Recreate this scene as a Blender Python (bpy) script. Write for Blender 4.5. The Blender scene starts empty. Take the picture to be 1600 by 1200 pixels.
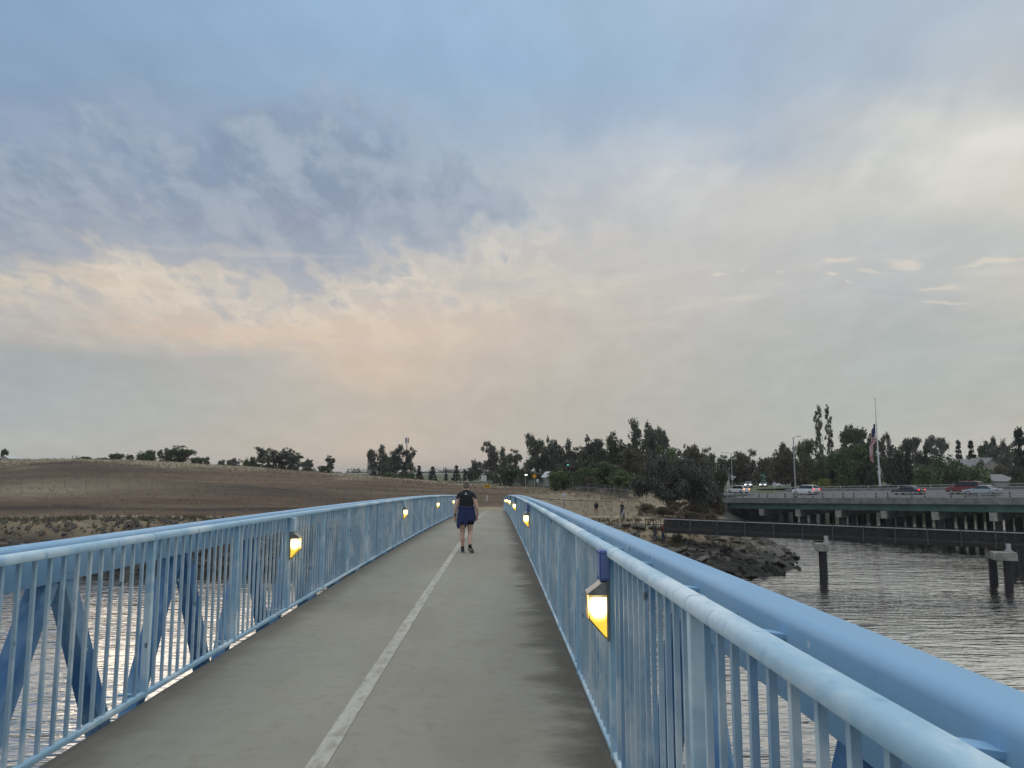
import bpy, bmesh, math, random
import numpy as np
from mathutils import Vector, Matrix, Euler
S = bpy.context.scene
COL = S.collection
R = math.radians
rng = random.Random(7)

# ------------------------------------------------------------------ camera
F = 1155.0
PITCH = math.atan(138.0 / F)
YAW = 0.0189
cam_data = bpy.data.cameras.new("camera")
cam_data.sensor_width = 36.0
cam_data.lens = F / 1600.0 * 36.0
cam_data.clip_start = 0.05
cam_data.clip_end = 9000
cam = bpy.data.objects.new("camera", cam_data)
COL.objects.link(cam)
cam.rotation_euler = (math.pi / 2 + PITCH, 0, -YAW)
S.camera = cam


def P(u, v, d):
    """where a thing seen at (u, v) in the photograph stands when it is d metres ahead"""
    xc, yc = (u - 800) / F * d, -(v - 600) / F * d
    y = d * math.cos(PITCH) - yc * math.sin(PITCH)
    z = d * math.sin(PITCH) + yc * math.cos(PITCH)
    return Vector((xc * math.cos(YAW) + y * math.sin(YAW), -xc * math.sin(YAW) + y * math.cos(YAW), z))


# ------------------------------------------------------------------ node helpers
class NT:
    def __init__(self, tree):
        self.t = tree
        self.n = tree.nodes
        self.l = tree.links

    def add(self, typ, **kw):
        nd = self.n.new(typ)
        for k, v in kw.items():
            setattr(nd, k, v)
        return nd

    def put(self, sock, v):
        if isinstance(v, bpy.types.NodeSocket):
            self.l.new(v, sock)
        elif v is not None:
            if sock.type == 'RGBA' and hasattr(v, '__len__') and len(v) == 3:
                v = (*v, 1)
            sock.default_value = v

    def math(self, op, a, b=None, c=None, clamp=False):
        nd = self.add('ShaderNodeMath', operation=op, use_clamp=clamp)
        for i, x in enumerate((a, b, c)):
            if x is not None:
                self.put(nd.inputs[i], x)
        return nd.outputs[0]

    def vmath(self, op, a, b=None):
        nd = self.add('ShaderNodeVectorMath', operation=op)
        self.put(nd.inputs[0], a)
        if b is not None:
            self.put(nd.inputs[1], b)
        return nd.outputs[0]

    def mix(self, f, a, b, blend='MIX'):
        nd = self.add('ShaderNodeMix', data_type='RGBA', blend_type=blend)
        self.put(nd.inputs['Factor'], f)
        self.put(nd.inputs['A'], a) if False else self.put(nd.inputs[6], a)
        self.put(nd.inputs[7], b)
        return nd.outputs[2]

    def noise(self, vec, scale, detail=4, rough=.55, dist=0.0):
        nd = self.add('ShaderNodeTexNoise')
        if vec is not None:
            self.put(nd.inputs['Vector'], vec)
        nd.inputs['Scale'].default_value = scale
        nd.inputs['Detail'].default_value = detail
        nd.inputs['Roughness'].default_value = rough
        nd.inputs['Distortion'].default_value = dist
        return nd.outputs[0]

    def ramp(self, f, a, b, lo=0.0, hi=1.0, smooth=True):
        nd = self.add('ShaderNodeMapRange', interpolation_type='SMOOTHSTEP' if smooth else 'LINEAR')
        self.put(nd.inputs[0], f)
        nd.inputs[1].default_value = a
        nd.inputs[2].default_value = b
        nd.inputs[3].default_value = lo
        nd.inputs[4].default_value = hi
        return nd.outputs[0]

    def scale(self, vec, s):
        nd = self.add('ShaderNodeMapping')
        self.put(nd.inputs[0], vec)
        nd.inputs['Scale'].default_value = s
        return nd.outputs[0]


def new_mat(name):
    m = bpy.data.materials.new(name)
    m.use_nodes = True
    T = NT(m.node_tree)
    return m, T, m.node_tree.nodes['Principled BSDF']


def obj_co(T):
    return T.add('ShaderNodeTexCoord').outputs['Object']


def geo_pos(T):
    return T.add('ShaderNodeNewGeometry').outputs['Position']


def bump(T, bs, h, strength, dist=.01):
    b = T.add('ShaderNodeBump')
    b.inputs['Strength'].default_value = strength
    b.inputs['Distance'].default_value = dist
    T.put(b.inputs['Height'], h)
    T.l.new(b.outputs[0], bs.inputs['Normal'])


def simple(name, col, rough=.6, var=.15, sc=6.0, metal=0.0, bmp=0.0, world=False, emit=None, es=0.0):
    m, T, bs = new_mat(name)
    co = geo_pos(T) if world else obj_co(T)
    n = T.noise(co, sc, 5, .6)
    dark = tuple(c * (1 - var) for c in col)
    lite = tuple(min(1, c * (1 + var)) for c in col)
    T.put(bs.inputs['Base Color'], T.mix(T.ramp(n, .3, .7), dark, lite))
    bs.inputs['Roughness'].default_value = rough
    bs.inputs['Metallic'].default_value = metal
    if bmp:
        bump(T, bs, n, bmp)
    if emit:
        bs.inputs['Emission Color'].default_value = (*emit, 1)
        bs.inputs['Emission Strength'].default_value = es
    return m


M = {}


def paint(name, base, chalk, deep, amt, sc=2.2, vert=0.0):
    """weathered paint: chalky pale patches, fresh deep patches, fine dirt specks"""
    m, T, bs = new_mat(name)
    co = geo_pos(T)
    n1 = T.noise(T.scale(co, (1, .45, .8)), sc, 6, .62, .4)
    n2 = T.noise(T.scale(co, (3, 3, .5)), sc * 2.3, 5, .6)
    n3 = T.noise(co, 60, 3, .6)
    nv = T.noise(T.scale(co, (2, 7.5, .22)), 1.0, 3, .6)
    n4 = T.noise(T.scale(co, (1.5, .4, 1.5)), 9, 4, .7, .8)
    c = T.mix(T.math('MULTIPLY', T.ramp(n1, .44, .62), amt), base, chalk)
    c = T.mix(T.math('MULTIPLY', T.ramp(n2, .56, .74), .6), c, deep)
    c = T.mix(T.math('MULTIPLY', T.ramp(nv, .54, .72), vert), c, chalk)
    c = T.mix(T.math('MULTIPLY', T.ramp(nv, .44, .30), vert * .8), c, deep)
    c = T.mix(T.math('MULTIPLY', T.ramp(n4, .66, .76), .55), c, tuple(x * .55 for x in base))
    c = T.mix(T.math('MULTIPLY', T.ramp(n3, .64, .72), .3), c, tuple(x * 1.25 for x in base))
    T.put(bs.inputs['Base Color'], c)
    T.put(bs.inputs['Roughness'], T.ramp(n1, .3, .7, .52, .72))
    vo = T.add('ShaderNodeTexVoronoi')
    T.put(vo.inputs['Vector'], T.scale(co, (1, .8, .55)))
    vo.inputs['Scale'].default_value = 5.5
    chip = T.ramp(T.math('ADD', vo.outputs[0], T.math('MULTIPLY', n4, .12)), .150, .112)
    c = T.mix(T.math('MULTIPLY', chip, .8), c, (.045, .06, .10))
    v2 = T.add('ShaderNodeTexVoronoi')
    T.put(v2.inputs['Vector'], T.vmath('ADD', co, (3.3, 1.7, .4)))
    v2.inputs['Scale'].default_value = 4.2
    drop = T.ramp(T.math('ADD', v2.outputs[0], T.math('MULTIPLY', n2, .16)), .145, .115)
    c = T.mix(T.math('MULTIPLY', drop, .7), c, (.66, .70, .70))
    T.l.new(c, bs.inputs['Base Color'])
    bump(T, bs, T.math('ADD', n3, T.math('MULTIPLY', n2, .5)), .12, .004)
    return m


M['rail'] = paint('rail_paint', (.34, .54, .67), (.67, .78, .81), (.15, .34, .54), .95)
M['picket'] = paint('picket_paint', (.35, .49, .58), (.65, .72, .73), (.12, .28, .46), .85, 3.0, .85)
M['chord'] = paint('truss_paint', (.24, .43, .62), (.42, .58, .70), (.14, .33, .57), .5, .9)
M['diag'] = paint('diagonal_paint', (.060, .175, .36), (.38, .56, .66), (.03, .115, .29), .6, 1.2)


def concrete_deck():
    m, T, bs = new_mat('deck_concrete')
    co = geo_pos(T)
    sx = T.add('ShaderNodeSeparateXYZ')
    T.put(sx.inputs[0], co)
    x = sx.outputs[0]
    big = T.noise(T.scale(co, (1, .35, 1)), .8, 6, .6)
    streak = T.noise(T.scale(co, (1.0, 9, 1)), 1.0, 6, .7, .6)       # transverse broom finish
    fine = T.noise(co, 140, 3, .6)
    med = T.noise(co, 7, 6, .65, .4)
    c = T.mix(T.ramp(big, .3, .7), (.240, .224, .178), (.305, .288, .232))
    c = T.mix(T.math('MULTIPLY', T.ramp(streak, .35, .7), .22), c, (.32, .295, .235))
    c = T.mix(T.math('MULTIPLY', T.ramp(med, .5, .72), .42), c, (.19, .170, .128))
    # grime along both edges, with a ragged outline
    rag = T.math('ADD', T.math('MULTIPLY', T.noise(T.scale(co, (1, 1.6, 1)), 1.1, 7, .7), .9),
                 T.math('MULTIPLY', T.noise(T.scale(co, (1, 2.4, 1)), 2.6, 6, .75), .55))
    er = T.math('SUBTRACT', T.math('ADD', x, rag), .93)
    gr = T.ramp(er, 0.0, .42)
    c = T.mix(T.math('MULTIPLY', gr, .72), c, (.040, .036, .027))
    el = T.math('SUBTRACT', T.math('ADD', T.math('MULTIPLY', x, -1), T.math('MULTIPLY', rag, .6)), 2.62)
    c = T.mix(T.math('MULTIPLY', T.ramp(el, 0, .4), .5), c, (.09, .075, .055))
    # rusty brown tint spots
    c = T.mix(T.math('MULTIPLY', T.ramp(T.noise(co, 1.3, 4, .6), .6, .75), .3), c, (.24, .19, .13))
    sp = T.add('ShaderNodeTexVoronoi')
    T.put(sp.inputs['Vector'], co)
    sp.inputs['Scale'].default_value = 2.3
    c = T.mix(T.math('MULTIPLY', T.ramp(sp.outputs[0], .045, .02), .6), c, (.06, .055, .05))
    c = T.mix(T.math('MULTIPLY', T.ramp(fine, .55, .75), .22), c, (.12, .115, .10))
    T.put(bs.inputs['Base Color'], c)
    bs.inputs['Roughness'].default_value = .85
    bump(T, bs, T.math('ADD', fine, T.math('MULTIPLY', streak, 1.2)), .25, .004)
    return m


M['deck'] = concrete_deck()


def worn_line():
    m, T, bs = new_mat('worn_white_paint')
    co = geo_pos(T)
    n = T.noise(T.scale(co, (3, 1.4, 1)), 3, 7, .7)
    f = T.noise(co, 90, 3, .6)
    w = T.ramp(T.math('ADD', n, T.math('MULTIPLY', f, .25)), .52, .82)
    T.put(bs.inputs['Base Color'], T.mix(w, (.47, .45, .38), (.29, .265, .205)))
    bs.inputs['Roughness'].default_value = .8
    return m


M['line'] = worn_line()


def leaf_mat(name, a, b, sc=.5):
    m, T, bs = new_mat(name)
    at = T.add('ShaderNodeAttribute', attribute_name='rnd')
    n = T.noise(obj_co(T), sc * 10, 4, .6)
    f = T.math('ADD', T.math('MULTIPLY', at.outputs['Fac'], .6), T.math('MULTIPLY', T.ramp(n, .3, .7), .4))
    oi = T.add('ShaderNodeObjectInfo')
    c = T.mix(f, a, b)
    hs = T.add('ShaderNodeHueSaturation')
    T.put(hs.inputs['Color'], c)
    T.put(hs.inputs['Value'], T.ramp(oi.outputs['Random'], 0, 1, .8, 1.2, False))
    T.put(bs.inputs['Base Color'], hs.outputs[0])
    bs.inputs['Roughness'].default_value = .7
    bs.inputs['Specular IOR Level'].default_value = .25
    return m


M['leaf_dark'] = leaf_mat('leaf_dark', (0.053, 0.070, 0.039), (0.124, 0.144, 0.079))
M['leaf_green'] = leaf_mat('leaf_green', (0.061, 0.096, 0.039), (0.150, 0.194, 0.079))
M['leaf_euc'] = leaf_mat('leaf_eucalyptus', (0.079, 0.088, 0.064), (0.166, 0.176, 0.126))
M['leaf_pale'] = leaf_mat('leaf_pale', (.075, .078, .060), (.140, .140, .110))
M['leaf_brown'] = leaf_mat('leaf_olive_brown', (0.091, 0.083, 0.047), (0.169, 0.150, 0.091))
M['leaf_black'] = leaf_mat('leaf_cypress', (0.024, 0.032, 0.022), (0.057, 0.068, 0.041))
M['leaf_wisp'] = leaf_mat('leaf_wispy', (0.066, 0.074, 0.060), (0.137, 0.140, 0.112))
M['leaf_yellow'] = leaf_mat('leaf_yellow', (.11, .12, .03), (.20, .20, .06))
M['leaf_dry'] = leaf_mat('leaf_dry', (.22, .175, .115), (.40, .33, .22))
M['leaf_scrub'] = leaf_mat('leaf_scrub', (.07, .058, .038), (.17, .14, .085))
M['bark'] = simple('bark_grey', (.13, .115, .095), .9, .35, 3, bmp=.3)
M['bark_pale'] = simple('bark_pale', (.30, .27, .23), .85, .3, 3)
M['bark_dark'] = simple('bark_dark', (.06, .052, .045), .9, .3, 3)
M['steel_dark'] = simple('dark_steel', (.018, .017, .016), .75, .3, 4)
M['steel_black'] = simple('black_steel', (.022, .022, .024), .6, .3, 5)
M['galv'] = simple('galvanised_steel', (.42, .42, .41), .5, .12, 4, .35)
M['conc'] = simple('bridge_concrete', (.20, .20, .185), .85, .25, .9, world=True, bmp=.2)
M['conc_dark'] = simple('stained_shaded_concrete', (.12, .12, .11), .9, .35, .8, world=True)  # darkened for shade under the road bridge; abutment and rail posts share it
M['conc_pier'] = simple('pier_concrete', (.30, .29, .25), .9, .3, 1.6, world=True)
M['green_girder'] = simple('green_girder_paint', (.075, .15, .11), .6, .25, .7, world=True)
M['asphalt'] = simple('asphalt', (.115, .113, .110), .9, .15, .7, world=True)
M['white_paint'] = simple('white_road_paint', (.6, .6, .57), .8, .15, 2, world=True)
M['black_rubber'] = simple('black_rubber', (.02, .02, .021), .8, .2, 8)
M['chrome'] = simple('wheel_metal', (.45, .45, .46), .3, .1, 8, .8)
M['car_glass'] = simple('car_glass', (.02, .024, .028), .08, .1, 3)
M['sign_yellow'] = simple('yellow_sign', (.75, .36, .015), .5, .06, 4)
M['sign_back'] = simple('sign_back_white', (.55, .56, .55), .5, .06, 4)
M['sign_green'] = simple('green_sign', (.01, .13, .075), .5, .06, 4)
M['sign_white'] = simple('white_sign', (.72, .73, .72), .5, .05, 4)
M['black'] = simple('black_paint', (.015, .015, .016), .6, .15, 6)
M['wood'] = simple('grey_post_wood', (.25, .235, .205), .9, .25, 6)
M['house_white'] = simple('house_white', (.62, .62, .60), .8, .08, 2)
M['house_tan'] = simple('house_tan', (.33, .30, .26), .8, .1, 2)
M['roof_grey'] = simple('roof_grey', (.22, .215, .21), .9, .15, 3)
M['pane_dark'] = simple('window_pane_dark', (.03, .035, .04), .12, .1, 2)
M['bronze'] = simple('bronze_lamp_hood', (.30, .285, .26), .40, .25, 14, .5)
M['plate_grey'] = simple('lamp_plate_grey', (.20, .18, .16), .6, .2, 10)
M['box_blue'] = simple('junction_box_blue', (.035, .085, .33), .5, .15, 9)
M['box_face'] = simple('junction_box_face', (.16, .21, .40), .55, .1, 9)
M['box_pale'] = simple('junction_box_pale', (.47, .61, .72), .55, .15, 9)
M['wire'] = simple('wire_guard', (.22, .16, .06), .4, .1, 9, .5)
M['red_lamp'] = simple('tail_lamp_red', (.5, .01, .015), .3, .1, 9, emit=(1, .04, .05), es=2.2)
M['orange_lamp'] = simple('tail_lamp_orange', (.5, .1, .02), .3, .1, 9, emit=(1, .30, .08), es=3.0)
M['head_lamp'] = simple('head_lamp_white', (.8, .8, .8), .3, .05, 9, emit=(1, .95, .88), es=9)
M['dull_lamp'] = simple('lamp_clear', (.5, .5, .5), .15, .1, 9)
M['spot_white'] = simple('lamp_white_lit', (.8, .8, .8), .3, .05, 9, emit=(1, .97, .9), es=3)
M['spot_green'] = simple('signal_green_lit', (.1, .5, .4), .3, .05, 9, emit=(.25, 1, .75), es=1.0)
M['plate_white'] = simple('number_plate', (.6, .6, .6), .5, .1, 9)


def lens_mat():
    """lit lamp glass: white hot in the middle where the bulb is, yellow towards its edges"""
    m, T, bs = new_mat('lit_lamp_lens')
    co = obj_co(T)
    d = T.vmath('SUBTRACT', co, (.062, 0, .022))
    d = T.scale(d, (1, .55, .85))
    ln = T.add('ShaderNodeVectorMath', operation='LENGTH')
    T.put(ln.inputs[0], d)
    f = T.ramp(ln.outputs['Value'], .052, .092)
    c = T.mix(f, (1.0, .84, .48), (1.0, .62, .045))
    T.put(bs.inputs['Emission Color'], c)
    T.put(bs.inputs['Emission Strength'], T.ramp(ln.outputs['Value'], .046, .095, 4.0, 1.0))
    bs.inputs['Base Color'].default_value = (.75, .5, .12, 1)
    bs.inputs['Roughness'].default_value = .2
    return m


M['lens'] = lens_mat()


def chainlink(name, col, cover):
    """fine wire netting: far finer than a pixel from here, so a mix of wire and gap"""
    m, T, bs = new_mat(name)
    bs.inputs['Base Color'].default_value = (*col, 1)
    bs.inputs['Roughness'].default_value = .7
    tr = T.add('ShaderNodeBsdfTransparent')
    mx = T.add('ShaderNodeMixShader')
    n = T.noise(geo_pos(T), .9, 4, .6)
    T.put(mx.inputs[0], T.ramp(n, .2, .8, cover * .7, min(1, cover * 1.3)))
    T.l.new(tr.outputs[0], mx.inputs[1])
    T.l.new(bs.outputs[0], mx.inputs[2])
    T.l.new(mx.outputs[0], T.n['Material Output'].inputs[0])
    return m


M['mesh_fine'] = chainlink('chain_link_wire', (.20, .19, .17), .16)
M['mesh_dark'] = chainlink('screened_chain_link', (.045, .048, .045), .62)


# ------------------------------------------------------------------ mesh builder
class MB:
    def __init__(self):
        self.v, self.f, self.mi = [], [], []

    def poly(self, pts, faces, mi=0):
        o = len(self.v)
        self.v += [tuple(p) for p in pts]
        for f in faces:
            self.f.append(tuple(i + o for i in f))
            self.mi.append(mi)

    def box(self, c, s, rot=None, mi=0, taper=1.0):
        hx, hy, hz = s[0] / 2, s[1] / 2, s[2] / 2
        p = [Vector((x * hx * (taper if z > 0 else 1), y * hy * (taper if z > 0 else 1), z * hz))
             for z in (-1, 1) for x, y in ((-1, -1), (1, -1), (1, 1), (-1, 1))]
        if rot is not None:
            p = [rot @ q for q in p]
        c = Vector(c)
        self.poly([q + c for q in p], [(3, 2, 1, 0), (4, 5, 6, 7), (0, 1, 5, 4), (1, 2, 6, 5), (2, 3, 7, 6), (3, 0, 4, 7)], mi)

    def beam(self, a, b, w, h, up=(0, 0, 1), mi=0):
        """box section from a to b; w across, h along up"""
        a, b = Vector(a), Vector(b)
        d = (b - a).normalized()
        s = d.cross(Vector(up))
        if s.length < 1e-5:
            s = Vector((1, 0, 0))
        s.normalize()
        u = s.cross(d).normalized()
        p = []
        for c in (a, b):
            for x, y in ((-1, -1), (1, -1), (1, 1), (-1, 1)):
                p.append(c + s * x * w / 2 + u * y * h / 2)
        self.poly(p, [(0, 1, 2, 3), (7, 6, 5, 4), (4, 5, 1, 0), (5, 6, 2, 1), (6, 7, 3, 2), (7, 4, 0, 3)], mi)

    def tube(self, pts, rad, n=8, mi=0, cap=True):
        pts = [Vector(p) for p in pts]
        if not hasattr(rad, '__len__'):
            rad = [rad] * len(pts)
        o = len(self.v)
        ref = Vector((0, 0, 1))
        for i, p in enumerate(pts):
            d = (pts[min(i + 1, len(pts) - 1)] - pts[max(i - 1, 0)]).normalized()
            if abs(d.dot(ref)) > .95:
                r0 = Vector((1, 0, 0))
            else:
                r0 = ref
            s = d.cross(r0).normalized()
            u = s.cross(d)
            for k in range(n):
                a = 2 * math.pi * k / n
                self.v.append(tuple(p + (s * math.cos(a) + u * math.sin(a)) * rad[i]))
        for i in range(len(pts) - 1):
            for k in range(n):
                k2 = (k + 1) % n
                self.f.append((o + i * n + k, o + i * n + k2, o + (i + 1) * n + k2, o + (i + 1) * n + k))
                self.mi.append(mi)
        if cap:
            self.f.append(tuple(o + k for k in reversed(range(n))))
            self.mi.append(mi)
            self.f.append(tuple(o + (len(pts) - 1) * n + k for k in range(n)))
            self.mi.append(mi)

    def sweep(self, section, path, mi=0):
        """closed 2-D section (x, z) swept along a path of points going in y"""
        n = len(section)
        o = len(self.v)
        for p in path:
            for sx, sz in section:
                self.v.append((p[0] + sx, p[1], p[2] + sz))
        for i in range(len(path) - 1):
            for k in range(n):
                k2 = (k + 1) % n
                self.f.append((o + i * n + k, o + i * n + k2, o + (i + 1) * n + k2, o + (i + 1) * n + k))
                self.mi.append(mi)
        self.f.append(tuple(o + k for k in range(n)))
        self.mi.append(mi)
        self.f.append(tuple(o + (len(path) - 1) * n + k for k in reversed(range(n))))
        self.mi.append(mi)

    def rings(self, rings, mi=0, cap=True):
        o = len(self.v)
        n = len(rings[0])
        for r in rings:
            self.v += [tuple(p) for p in r]
        for i in range(len(rings) - 1):
            for k in range(n):
                k2 = (k + 1) % n
                self.f.append((o + i * n + k, o + i * n + k2, o + (i + 1) * n + k2, o + (i + 1) * n + k))
                self.mi.append(mi)
        if cap:
            self.f.append(tuple(o + k for k in reversed(range(n))))
            self.mi.append(mi)
            self.f.append(tuple(o + (len(rings) - 1) * n + k for k in range(n)))
            self.mi.append(mi)

    def build(self, name, mats, parent=None, smooth=False, bevel=0.0):
        me = bpy.data.meshes.new(name)
        me.from_pydata(self.v, [], self.f)
        mats = mats if isinstance(mats, (list, tuple)) else [mats]
        for m in mats:
            me.materials.append(m)
        if len(mats) > 1:
            me.polygons.foreach_set('material_index', self.mi)
        bm = bmesh.new()
        bm.from_mesh(me)
        bmesh.ops.recalc_face_normals(bm, faces=bm.faces)
        if bevel:
            bmesh.ops.bevel(bm, geom=bm.edges[:], offset=bevel, segments=2, profile=.6, affect='EDGES', clamp_overlap=True)
        bm.to_mesh(me)
        bm.free()
        if smooth:
            me.polygons.foreach_set('use_smooth', [True] * len(me.polygons))
        o = bpy.data.objects.new(name, me)
        COL.objects.link(o)
        if parent is not None:
            o.parent = parent
        return o


def tag(o, label=None, cat=None, group=None, kind=None):
    if label:
        o['label'] = label
    if cat:
        o['category'] = cat
    if group:
        o['group'] = group
    if kind:
        o['kind'] = kind
    return o


def empty(name, loc=(0, 0, 0), rz=0.0, parent=None):
    o = bpy.data.objects.new(name, None)
    COL.objects.link(o)
    o.location = loc
    o.rotation_euler = (0, 0, rz)
    o.empty_display_size = .2
    if parent is not None:
        o.parent = parent
    return o


def copy_tree(o, parent=None):
    c = o.copy()
    COL.objects.link(c)
    c.parent = parent
    for ch in list(o.children):
        copy_tree(ch, c)
    return c


def shade_smooth(o, ang=35):
    me = o.data
    me.polygons.foreach_set('use_smooth', [True] * len(me.polygons))
    try:
        me.set_sharp_from_angle(angle=R(ang))
    except Exception:
        pass
    return o


# ------------------------------------------------------------------ the blue footbridge
def deck_z(y):
    return -1.631 - .0105 * y - .00025 * y * y


Y0, Y1, BAY = -14.0, 88.0, 1.83
RX, LX = .672, -2.585            # railing centre lines
RPOST, LPOST = 2.58, 5.68        # first post on either side
ys_path = [Y0 + (Y1 - Y0) * i / 170 for i in range(171)]


def rounded(w, zb, zt, r, n=5):
    """rounded rectangle section, round on the top corners most"""
    pts = []
    for cx, cz, a0, rr in ((w / 2 - r, zt - r, 0, r), (-w / 2 + r, zt - r, 90, r)):
        for i in range(n + 1):
            a = R(a0 + 90 * i / n)
            pts.append((cx + rr * math.cos(a), cz + rr * math.sin(a)))
    rb = min(.012, r)
    for cx, cz, a0 in ((-w / 2 + rb, zb + rb, 180), (w / 2 - rb, zb + rb, 270)):
        for i in range(3):
            a = R(a0 + 45 * i)
            pts.append((cx + rb * math.cos(a), cz + rb * math.sin(a)))
    return pts


bridge = empty('footbridge', (0, 0, deck_z(0)))
tag(bridge, 'blue arched steel footbridge with grey concrete deck, picket railings and truss sides', 'bridge')


def bpart(mb, name, mat, parent, smooth=True, bevel=0.0):
    o = mb.build(name, mat, None, bevel=bevel)
    if smooth:
        shade_smooth(o)
    o.parent = parent
    o.matrix_parent_inverse = Matrix.Translation((0, 0, -deck_z(0)))
    return o


mb = MB()
mb.sweep([(-2.635, 0), (.70, 0), (.70, -.17), (-2.635, -.17)], [(0, y, deck_z(y)) for y in ys_path])
bpart(mb, 'deck', M['deck'], bridge, False)
mb = MB()
rl = random.Random(5)
pth = [Y0 + .1 + (Y1 - Y0 - .2) * i / 400 for i in range(401)]
pts, fs = [], []
for i, y in enumerate(pth):
    j = rl.uniform(-.0025, .0025)
    w = .058 + rl.uniform(-.003, .002)
    pts += [(-1.045 + j - w, y, deck_z(y) + .004), (-1.045 + j + w, y, deck_z(y) + .004)]
    if i:
        fs.append((2 * i - 2, 2 * i - 1, 2 * i + 1, 2 * i))
mb.poly(pts, fs)
bpart(mb, 'centre_line', M['line'], bridge, False)

hr_sec = rounded(.084, 1.193, 1.247, .030)
ch_sec = rounded(.150, 1.005, 1.255, .034, 6)
br_sec = rounded(.042, .070, .112, .012)
bc_sec = rounded(.14, -.52, -.34, .012)
PK, NPK = BAY / 13, 12


def side(sign, X, post0, n_near):
    """one side of the bridge: railing (handrail, bottom rail, posts, pickets) and truss behind it"""
    rail = empty('railing', (0, 0, 0), 0, bridge)
    rail.matrix_parent_inverse = Matrix.Translation((0, 0, -deck_z(0)))
    truss = empty('truss', (0, 0, 0), 0, bridge)
    truss.matrix_parent_inverse = Matrix.Translation((0, 0, -deck_z(0)))

    def sub(mb, name, mat, parent, smooth=True):
        o = mb.build(name, mat, parent)
        if smooth:
            shade_smooth(o)
        return o

    m1 = MB()
    m1.sweep(hr_sec, [(X, y, deck_z(y)) for y in ys_path])
    for n in range(math.ceil((Y0 + .2 - post0) / BAY), math.floor((Y1 - .1 - post0) / BAY) + 1):      # weld bands where the rail is joined
        y = post0 + n * BAY
        m1.sweep(rounded(.0885, 1.191, 1.2495, .031), [(X, y - .030, deck_z(y - .030)), (X, y - .022, deck_z(y - .022))])
    sub(m1, 'handrail', M['rail'], rail)
    m1 = MB()
    m1.sweep(br_sec, [(X, y, deck_z(y)) for y in ys_path])
    sub(m1, 'bottom_rail', M['rail'], rail)
    n0 = math.ceil((Y0 + .2 - post0) / BAY)
    n1 = math.floor((Y1 - .1 - post0) / BAY)
    far, cnt = MB(), 0
    rr = random.Random(3)
    for n in range(n0, n1 + 1):
        y = post0 + n * BAY
        z = deck_z(y)
        m1 = MB()
        m1.box((X, y, z + .634), (.050, .044, 1.13))
        m1.box((X + sign * .105, y, z + .085), (.16, .030, .016))
        o = m1.build('post', M['rail'], rail, bevel=.006)
        for k in range(1, NPK + 1):
            yp = y + k * PK
            if yp > Y1 - .05:
                break
            zp = deck_z(yp)
            near = (1.0 if sign > 0 else 3.6) < yp and cnt < n_near
            tgt = MB() if near else far
            w = .0205
            j = rr.uniform(-.0015, .0015)
            tgt.beam((X + j, yp, zp + .10), (X - j, yp, zp + 1.20), w, w, (1, 0, 0))
            if near:
                tgt.build('picket', M['picket'], rail)
                cnt += 1
    o = far.build('picket_row', M['picket'], rail)
    tag(o, kind='stuff')
    # truss
    cx = X + sign * .222
    m1 = MB()
    m1.sweep(ch_sec, [(cx, y, deck_z(y)) for y in ys_path])
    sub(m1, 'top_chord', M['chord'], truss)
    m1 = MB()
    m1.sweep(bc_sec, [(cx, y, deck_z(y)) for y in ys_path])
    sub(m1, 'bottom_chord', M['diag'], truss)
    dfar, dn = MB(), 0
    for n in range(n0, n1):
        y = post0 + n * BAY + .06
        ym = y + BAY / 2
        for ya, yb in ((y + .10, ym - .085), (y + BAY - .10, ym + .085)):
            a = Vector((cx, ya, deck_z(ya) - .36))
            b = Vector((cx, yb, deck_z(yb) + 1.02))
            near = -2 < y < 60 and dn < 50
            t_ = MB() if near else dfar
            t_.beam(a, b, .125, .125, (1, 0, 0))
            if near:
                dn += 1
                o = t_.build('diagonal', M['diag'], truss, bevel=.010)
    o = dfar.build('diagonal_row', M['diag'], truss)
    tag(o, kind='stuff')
    # tabs that tie the handrail to the truss
    m1 = MB()
    for n in range(n0, n1):
        for hf in (0.28, .78):
            y = post0 + (n + hf) * BAY
            z = deck_z(y)
            m1.beam((X + sign * .03, y, z + 1.208), (cx - sign * .07, y, z + 1.19), .05, .012)
    o = m1.build('tie_tab', M['chord'], truss)
    tag(o, kind='stuff')
    return rail, truss


side(1, RX, RPOST, 38)
side(-1, LX, LPOST, 62)


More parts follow.
